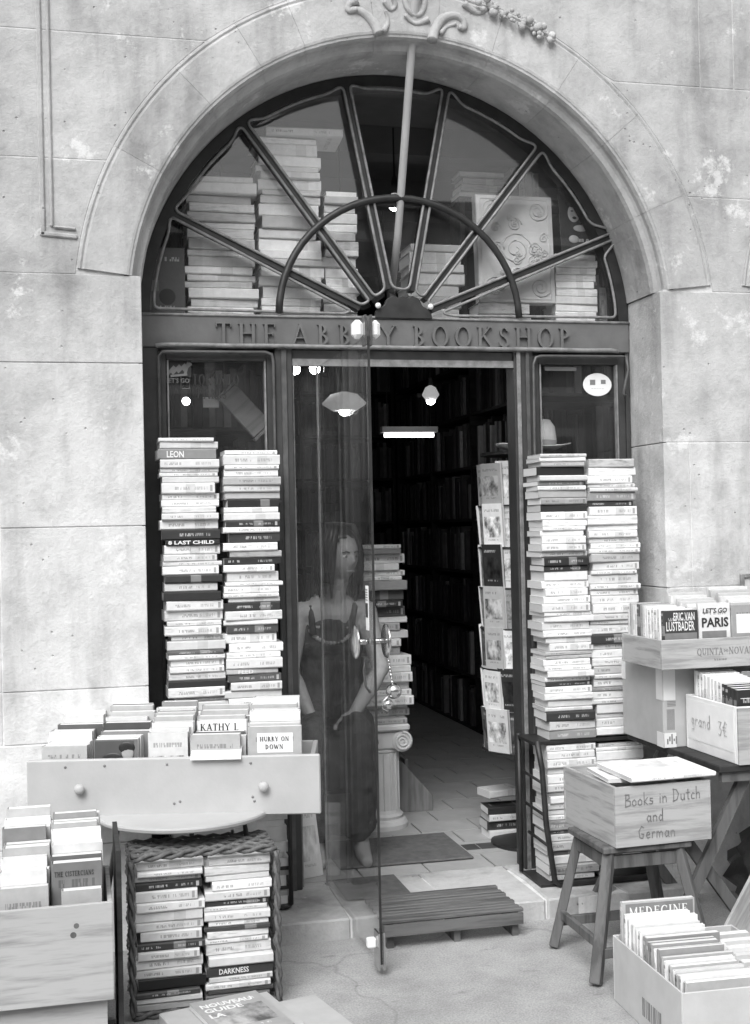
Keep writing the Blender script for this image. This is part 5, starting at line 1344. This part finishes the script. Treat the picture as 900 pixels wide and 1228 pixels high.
pendant('bare bulb added behind the left window decal for a bright reflection', -.68, .75, 1.97, .03, shade=False, br=.017)  # added bulb, stands in for bright reflections in the left pane
ft = thing('strip_light', 'short fluorescent strip light over the far shelves', 'lamp', (.9, 3.0, 1.95))
MB().box(.72, 1.08, 2.97, 3.03, 1.975, 2.01).build('housing', 'white_plastic', ft); mb = MB(); mb.tube([(.74,3.0,1.958),(1.06,3.0,1.958)], .014, 10); mb.build('tube', 'tube_lit', ft, smooth=True)
mb = MB(); mb.tube([(.76,3.0,2.011),(.76,3.0,3.399)], .003, 6); mb.build('hanger', 'iron_dark', ft); mb = MB(); mb.tube([(1.04,3.0,2.011),(1.04,3.0,3.399)], .003, 6); mb.build('hanger', 'iron_dark', ft)
# ionic column pedestal with a pile of books
ic = thing('column_pedestal', 'white plaster ionic column used as a book stand', 'pedestal', (.15, .80, FZ))
px, py = .145, .82
mb = MB(); mb.lathe([(.115,FZ),(.118,FZ+.02),(.110,FZ+.035),(.095,FZ+.042),(.100,FZ+.055),(.088,FZ+.065),(.082,FZ+.08),(.078,.40),(.082,.405),(.082,.412),(.076,.416)], 28, (px,py,0)); mb.build('shaft', 'plaster', ic, smooth=False)
for k in range(16):
    a = 2*math.pi*k/16; x, y = px+.0795*math.cos(a), py+.0795*math.sin(a); mb = MB(); mb.tube([(x,y,FZ+.082),(x,y,.398)], .006, 5); mb.build('flute', 'plaster', ic)
MB().box(px-.115, px+.115, py-.105, py+.105, .498, .528).build('abacus', 'plaster', ic, bevel=.008)
MB().box(px-.09, px+.09, py-.085, py+.085, .417, .4975).build('capital', 'plaster', ic, bevel=.008)
for sx in (-1, 1):
    c = (px+sx*.082, py-.088, .452); P = []
    for i in range(34):
        t = i/33; a = math.pi/2 - sx*2.4*2*math.pi*t; q = .042*(1-.85*t); P.append((c[0]+q*math.cos(a), c[1]-.006, c[2]+q*math.sin(a)))
    v = MB(); v.lathe([(.038,-.005),(.046,-.002),(.046,.172),(.040,.176)], 22, c, 'y'); v = v.build('volute', 'plaster', ic, smooth=False)
    mb = MB(); mb.tube(P, [.0065-.003*i/33 for i in range(34)], 6); mb.build('spiral', 'plaster', v, smooth=True)
stack(px-.10, .22, py-.09, .5285, 1.305, 'book pile on the plaster column', 51, tmin=.018, tmax=.045, D=.16, hard=True, dk=.1, mid=.35, jit=.022)
# wedge shaped box, floor books
wd_ = thing('wedge_box', 'grey wedge shaped wooden box standing on the floor tiles', 'box', (.35, 1.06, FZ))
MB().prism([(.255,FZ),(.445,FZ),(.445,FZ+.07),(.30,FZ+.235),(.255,FZ+.235)], 1.03, 1.20).build('body', 'wood_grey', wd_, bevel=.003)
MB().box(.36, .375, 1.205, 1.30, FZ, FZ+.21).build('back_board', 'wood_grey', wd_)
stack(.515, .16, .44, FZ, .20, 'floor pile behind the door post', 53, tmin=.02, tmax=.04, D=.12, dk=.3)
lb = book(.15, .11, .03, TR(.53,.455,.236,.2,.0,.0), .7, 'pale book tipped on the small pile behind the door post')
# spinner rack of faced-out books
sp = thing('spinner_rack', 'black wire spinner rack of paperbacks inside the doorway', 'rack', (.66, .34, FZ))
mb = MB(); mb.tube([(.66,.34,FZ+.02),(.66,.34,1.675)], .012, 10); mb.build('pole', 'iron_dark', sp, smooth=True)
MB().lathe([(.16,FZ),(.16,FZ+.012),(.03,FZ+.03)], 24, (.66,.34,0)).build('base', 'iron_dark', sp)
MB().lathe([(.17,1.672),(.17,1.684)], 24, (.66,.34,0)).build('top_plate', 'iron_dark', sp)
zt = [.46,.625,.795,.96,1.125,1.29,1.46]; rr = random.Random(15); nn = 0
for ti, z in enumerate(zt):
    mb = MB(); mb.tube([(.66+.185*math.cos(a), .34+.185*math.sin(a), z+.004) for a in [2*math.pi*i/24 for i in range(24)]], .0035, 6, closed=True); mb.build('pocket_ring', 'iron_dark', sp, smooth=True)
    mb = MB(); mb.tube([(.66,.34,z),(.475,.34,z)], .003, 6); mb.build('spoke', 'iron_dark', sp)
    for k, an in enumerate((182, 207, 232, 257, 150)):
        an += rr.uniform(-5,5); cw, chh = rr.uniform(.10,.122), rr.uniform(.160,.178)
        a = R_(an); tone = rand_tone(rr, .3, .45); T = .014; c = Vector((.66+.172*math.cos(a), .34+.172*math.sin(a)))
        rz = a + math.pi/2; tv = Vector((math.cos(rz), math.sin(rz))); s = c - tv*cw*.5 + Vector((math.cos(a), math.sin(a)))*(.012 if k % 2 else 0)
        upright(s.x, s.y, z+.008, cw, chh, T, tone, '%s paperback facing out on the spinner rack, %s tier, %s pocket' % (tone_word(tone), ordinal(6-ti,'top'), ordinal(k)), lean=-.05+rr.uniform(-.04,.03), rz=rz, pic=1.0)
cl = MB().box(.60, .70, .385, .45, 1.6855, 1.715); 
o = cl.build('patterned_cloth', 'dress_print', bevel=.02); o.name = 'folded_cloth'; tag(o, 'small folded patterned cloth on top of the spinner rack', 'cloth')
# fedora
hat = thing('fedora_hat', 'pale felt fedora with a darker band resting inside the right window', 'hat', (.665, .21, 1.6845))
mb = MB(); mb.lathe([(.150,.008),(.152,.012),(.12,.004),(.092,.002),(.088,.012),(.094,.045),(.088,.095),(.070,.122),(.03,.112),(.004,.105)], 32, (.665,.21,1.6845))
for i, (x, y, z) in enumerate(mb.v):
    d = math.hypot(x-.665, y-.21)
    if d > .1: mb.v[i] = (x, y, z + .018*((x-.665)/.15)**2)
mb.build('crown_and_brim', 'felt', hat, smooth=True)
mb = MB(); mb.lathe([(.0925,.004),(.0915,.014),(.0955,.034),(.0945,.036),(.088,.02)], 32, (.665,.21,1.6875)); mb.build('hat_band', 'felt_band', hat, smooth=True)
# tilted plaque behind the left window
pq = thing('hanging_plaque', 'dark wooden plaque hanging aslant behind the left window', 'plaque', M4=Matrix.Translation((-.505,.22,1.845)) @ Matrix.Rotation(R_(48),4,'Y'))
MB().box(-.10,.10,-.012,.012,-.045,.045).build('board','wood_grey',pq,local=True,bevel=.004)
for x in (-.108,.108): MB().box(x-.006,x+.006,-.014,.014,-.05,.05).build('end_cap','bead_metal',pq,local=True,bevel=.003)
mb = MB(); inv = pq.matrix_basis.inverted(); mb.tube([(-.58,.22,1.925),(-.58,.22,3.26)], .0025, 5); mb.build('wire','iron_mid',pq)
MB().box(-.66,-.60,.24,.25,1.86,1.90).build('paper_tag','ink_white',pq)
upright(-.345, .09, FZ+.0015, .10, .27, .010, .55, 'pale magazine leaning inside behind the fixed side glass', lean=.22, rz=R_(20), pic=.5, name='magazine', cat='magazine')
# ================================================================== SEATED WOMAN BEHIND THE GLASS
WO = Vector((-.10, .62, FZ))
per = thing('person', 'seated person in a dark sleeveless dress behind the glass, hands on knees', 'person', WO)
bmesh_ = MB()
def limb(pts, rs, flat=1.0, seg=12): bmesh_.tube(pts, rs, seg, flat=flat); [bmesh_.ball(p, r*.98, 10, 7, sy=flat if flat < 1 else 1) for p, r in zip(pts, rs)]
limb([(-.11,.66,.56),(-.11,.655,.66),(-.11,.645,.76),(-.11,.615,.90),(-.105,.590,1.00),(-.10,.575,1.055)], [.145,.135,.110,.130,.135,.070], .70, 16)
limb([(-.10,.575,1.04),(-.085,.555,1.12),(-.074,.545,1.19)], [.055,.044,.046])
SH = [(-.245,.575,1.030),(.040,.600,1.035)]; EL = [(-.285,.50,.80),(.090,.50,.80)]; WR = [(-.215,.365,.645),(-.035,.365,.640)]; HP = [(-.175,.325,.600),(-.085,.325,.600)]
for k in range(2):
    limb([(-.10,.582,1.035), SH[k]], [.055,.052])
    u = Vector(SH[k]).lerp(Vector(EL[k]), .45); f_ = Vector(EL[k]).lerp(Vector(WR[k]), .3)
    limb([SH[k], tuple(u), EL[k], tuple(f_), WR[k]], [.052,.044,.037,.038,.025])
    w_, h_ = Vector(WR[k]), Vector(HP[k]); d = (h_-w_).normalized()
    limb([tuple(w_), tuple(w_+d*.045), tuple(w_+d*.075)], [.024,.034,.032], .6)
    side = d.cross(Vector((0,-.6,1))).normalized()
    for q in range(4):
        o_ = (q-1.5)*.0165; L = (.060,.072,.068,.052)[q]; p0 = w_+d*.075+side*o_; p1 = p0+d*L*.5+Vector((0,-.004,-.002)); p2 = p0+d*L+Vector((0,.0,-.022))
        bmesh_.tube([p0-d*.02, p0, p1, p2], [.0085,.0085,.008,.0062], 8); bmesh_.ball(p2, .0065, 8, 6)
    sgn = -1 if k else 1
    p0 = w_+d*.02+side*.022*sgn; p1 = w_+d*.05+side*.042*sgn; p2 = w_+d*.078+side*.044*sgn+Vector((0,0,-.008))
    bmesh_.tube([p0,p1,p2], [.012,.010,.0075], 8); bmesh_.ball(p2, .0078, 8, 6)
for k, (hx_, kx, ax) in enumerate(((-.175,-.215,-.20),(-.045,-.03,-.02))):
    limb([(hx_,.64,.555),(kx*.5+hx_*.5,.45,.575),(kx,.28,.560)], [.085,.070,.050])
    limb([(kx,.27,.560),(kx*.5+ax*.5,.285,.38),(ax,.315,.165)], [.046,.044,.034])
    limb([(ax,.335,.125),(ax,.27,.105),(ax+.005,.185,.092)], [.035,.032,.024], 1.0)
# head
HC = Vector((-.066,.535,1.272)); HR = Matrix.Translation(HC) @ Matrix.Rotation(R_(30),4,'Z') @ Matrix.Rotation(R_(6),4,'X')
b0 = len(bmesh_.v); bmesh_.ball((0,0,0), 1.0, 36, 28)
def gs(x, s): return math.exp(-(x/s)**2)
for i in range(b0, len(bmesh_.v)):
    x, y, z = bmesh_.v[i]; fr_ = max(0.0, -y)
    n_ = 1 - .26*max(0,-z)**1.6
    X = x*.070*n_; Y = y*.088*(1 - .12*max(0,-z)); Z = z*.112
    if fr_ > .2:
        Y -= fr_*(.022*gs(x,.13)*gs(z+.16,.17) + .010*gs(x,.12)*gs(z-.02,.2) + .006*gs(x,.30)*gs(z+.50,.10) + .010*gs(x,.30)*gs(z+.82,.18))
        Y += fr_*(.010*gs(abs(x)-.36,.17)*gs(z-.06,.11) + .004*gs(z+.66,.07)*gs(x,.3))
    bmesh_.v[i] = tuple(HR @ Vector((X, Y, Z)))
body = bmesh_.build('body', 'skin', per, smooth=True)
rm_ = body.modifiers.new('remesh', 'REMESH'); rm_.mode = 'VOXEL'; rm_.voxel_size = .0055; rm_.use_smooth_shade = True
sm_ = body.modifiers.new('smooth', 'SMOOTH'); sm_.factor = .5; sm_.iterations = 3
for s_ in (-1, 1):
    mb = MB(); mb.ball((0,0,0), 1, 12, 8); mb.v = [tuple(HR @ Vector((s_*.0255+p[0]*.0125, -.0745+p[1]*.006, .007+p[2]*.0055))) for p in mb.v]; e_ = mb.build('eye', 'ink_white', per, smooth=True)
    mb = MB(); mb.ball((0,0,0), 1, 10, 8); mb.v = [tuple(HR @ Vector((s_*.0255+.002+p[0]*.006, -.0795+p[1]*.003, .007+p[2]*.0055))) for p in mb.v]; mb.build('iris', 'ink', e_, smooth=True)
    mb = MB(); mb.tube([tuple(HR @ Vector(p)) for p in ((s_*.011,-.086,.022),(s_*.026,-.083,.027),(s_*.040,-.072,.021))], [.003,.0034,.002], 6); mb.build('eyebrow', 'hair', per, smooth=True)
mb = MB(); mb.ball((0,0,0), 1, 14, 8); mb.v = [tuple(HR @ Vector((p[0]*.021, -.082+p[1]*.006, -.056+p[2]*.007))) for p in mb.v]; mb.build('mouth', 'ink_grey', per, smooth=True)
# hair: many wavy locks from the parting down to the shoulders
rr = random.Random(17); mb = MB()
b0 = len(mb.v); mb.ball((0,0,0), 1.0, 28, 20)
for i in range(b0, len(mb.v)):
    x, y, z = mb.v[i]
    Y = y*.100 + .012; 
    if y < 0 and (x/.80)**2 + ((z+.22)/.82)**2 < 1: Y = max(Y, .0)
    mb.v[i] = tuple(HR @ Vector((x*.081, Y, z*.118+.012)))
for k in range(95):
    a = rr.uniform(-.18, math.pi+.18) if k > 26 else rr.choice((rr.uniform(-.75,-.2), math.pi+rr.uniform(.2,.75)))
    st_ = Vector((.045*math.cos(a), .050*math.sin(a)+.01, .118)); P = []
    L = rr.uniform(.20,.29); ph = rr.uniform(0,6)
    for j in range(9):
        t = j/8; r_ = .052 + .036*min(1,t*2.2) + .012*math.sin(t*9+ph)*t
        P.append(tuple(HR @ Vector(((r_)*math.cos(a)*1.0, (r_*1.12)*math.sin(a)+.012, .118 - L*t*t*.55 - L*.5*t + (.012 if j == 0 else 0)))))
    mb.tube(P, [.012,.013,.013,.012,.012,.011,.010,.008,.004], 6)
mb.build('hair', 'hair', per, smooth=True)
# dress over torso and lap
bmesh_ = MB()
limb([(-.11,.662,.54),(-.11,.658,.66),(-.11,.647,.76),(-.11,.612,.90),(-.107,.596,.965)], [.158,.147,.122,.145,.142], .74, 18)
for hx_, kx in ((-.175,-.205),(-.045,-.035)): limb([(hx_,.64,.555),(kx*.5+hx_*.5,.45,.575),(kx,.285,.562)], [.108,.096,.080])
for kx, ax in ((-.205,-.195),(-.035,-.03)): limb([(kx,.285,.560),(kx*.5+ax*.5,.29,.38),(ax,.32,.20)], [.082,.078,.068])
bmesh_.tube([(-.118,.30,.585),(-.118,.285,.50),(-.115,.29,.36),(-.112,.31,.19)], [.15,.165,.16,.155], 18, flat=.5)
bmesh_.ball((-.12,.47,.565), .12, 14, 8, sx=1.2, sy=1.3, sz=.62)
ds = bmesh_.build('dress', 'dress', per, smooth=True)
rm_ = ds.modifiers.new('remesh', 'REMESH'); rm_.mode = 'VOXEL'; rm_.voxel_size = .009; rm_.use_smooth_shade = True
sm_ = ds.modifiers.new('smooth', 'SMOOTH'); sm_.factor = .5; sm_.iterations = 4
for s_ in (-1,1):
    mb = MB(); mb.tube([(-.107+s_*.080,.497,.950),(-.105+s_*.084,.520,1.01),(-.10+s_*.092,.548,1.060),(-.10+s_*.095,.585,1.086),(-.105+s_*.09,.632,1.06),(-.105+s_*.08,.68,.97)], .014, 8); mb.build('strap', 'dress', ds, smooth=True)
mb = MB(); 
for k in range(16):
    t = k/15; mb.ball((-.107+.095*math.sin((t-.5)*2.4), .492+.03*abs(t-.5)-.004, .985-.07*math.cos((t-.5)*2.6)), .010, 8, 6)
mb.v = [(p[0], p[1]+.012, p[2]) for p in mb.v]; mb.build('neck_trim', 'dress_print', ds, smooth=True)
dt = bpy.data.textures.new('folds', 'CLOUDS'); dt.noise_scale = .06; dt.noise_depth = 3
dm = ds.modifiers.new('folds', 'DISPLACE'); dm.texture = dt; dm.strength = .022; dm.mid_level = .5
per.matrix_basis = Matrix.Translation(WO) @ Matrix.Rotation(R_(-7),4,'Z')
# stool she sits on
st_ = thing('seat_stool', 'dark round stool under the person behind the glass', 'stool', (-.11, .68, FZ))
MB().lathe([(.15,.430),(.155,.440),(.15,.455)], 24, (-.11,.68,0)).build('seat', 'wood_dark', st_)
for a in (45,135,225,315):
    x, y = math.cos(R_(a)), math.sin(R_(a)); mb = MB(); mb.tube([(-.11+.10*x,.68+.10*y,.4295),(-.11+.15*x,.68+.15*y,FZ+.006)], .014, 8); mb.build('leg', 'wood_dark', st_)
# ================================================================== HOUSE ACROSS THE STREET (unseen but for reflections; height cut to let in light)
th = thing('town_house', 'pale town house across the street with rows of tall windows', 'house', (0, -12, 0))
simple('house_wall', .30, .38, .9, 1.2)
MB().box(-16, 16, -13, -12, 0, 5.5).build('wall', 'house_wall', th)
MB().box(-16.2, 16.2, -13, -11.7, 5.501, 5.8).build('cornice', 'house_wall', th)
pane_me = MB().box(-.55, .55, 0, .02, 0, 2.0).mesh('pane', 'iron_dark'); fr_me = MB().box(-.68, .68, 0, .05, -.12, 2.12).mesh('window', 'white_paint'); 
for r in range(2):
    for c in range(11):
        o = bpy.data.objects.new('window', fr_me); COL.objects.link(o); o.parent = th; o.location = (-13+c*2.6, .001, .6+r*2.7)
        p_ = bpy.data.objects.new('pane', pane_me); COL.objects.link(p_); p_.parent = o; p_.location = (0, .051, 0)
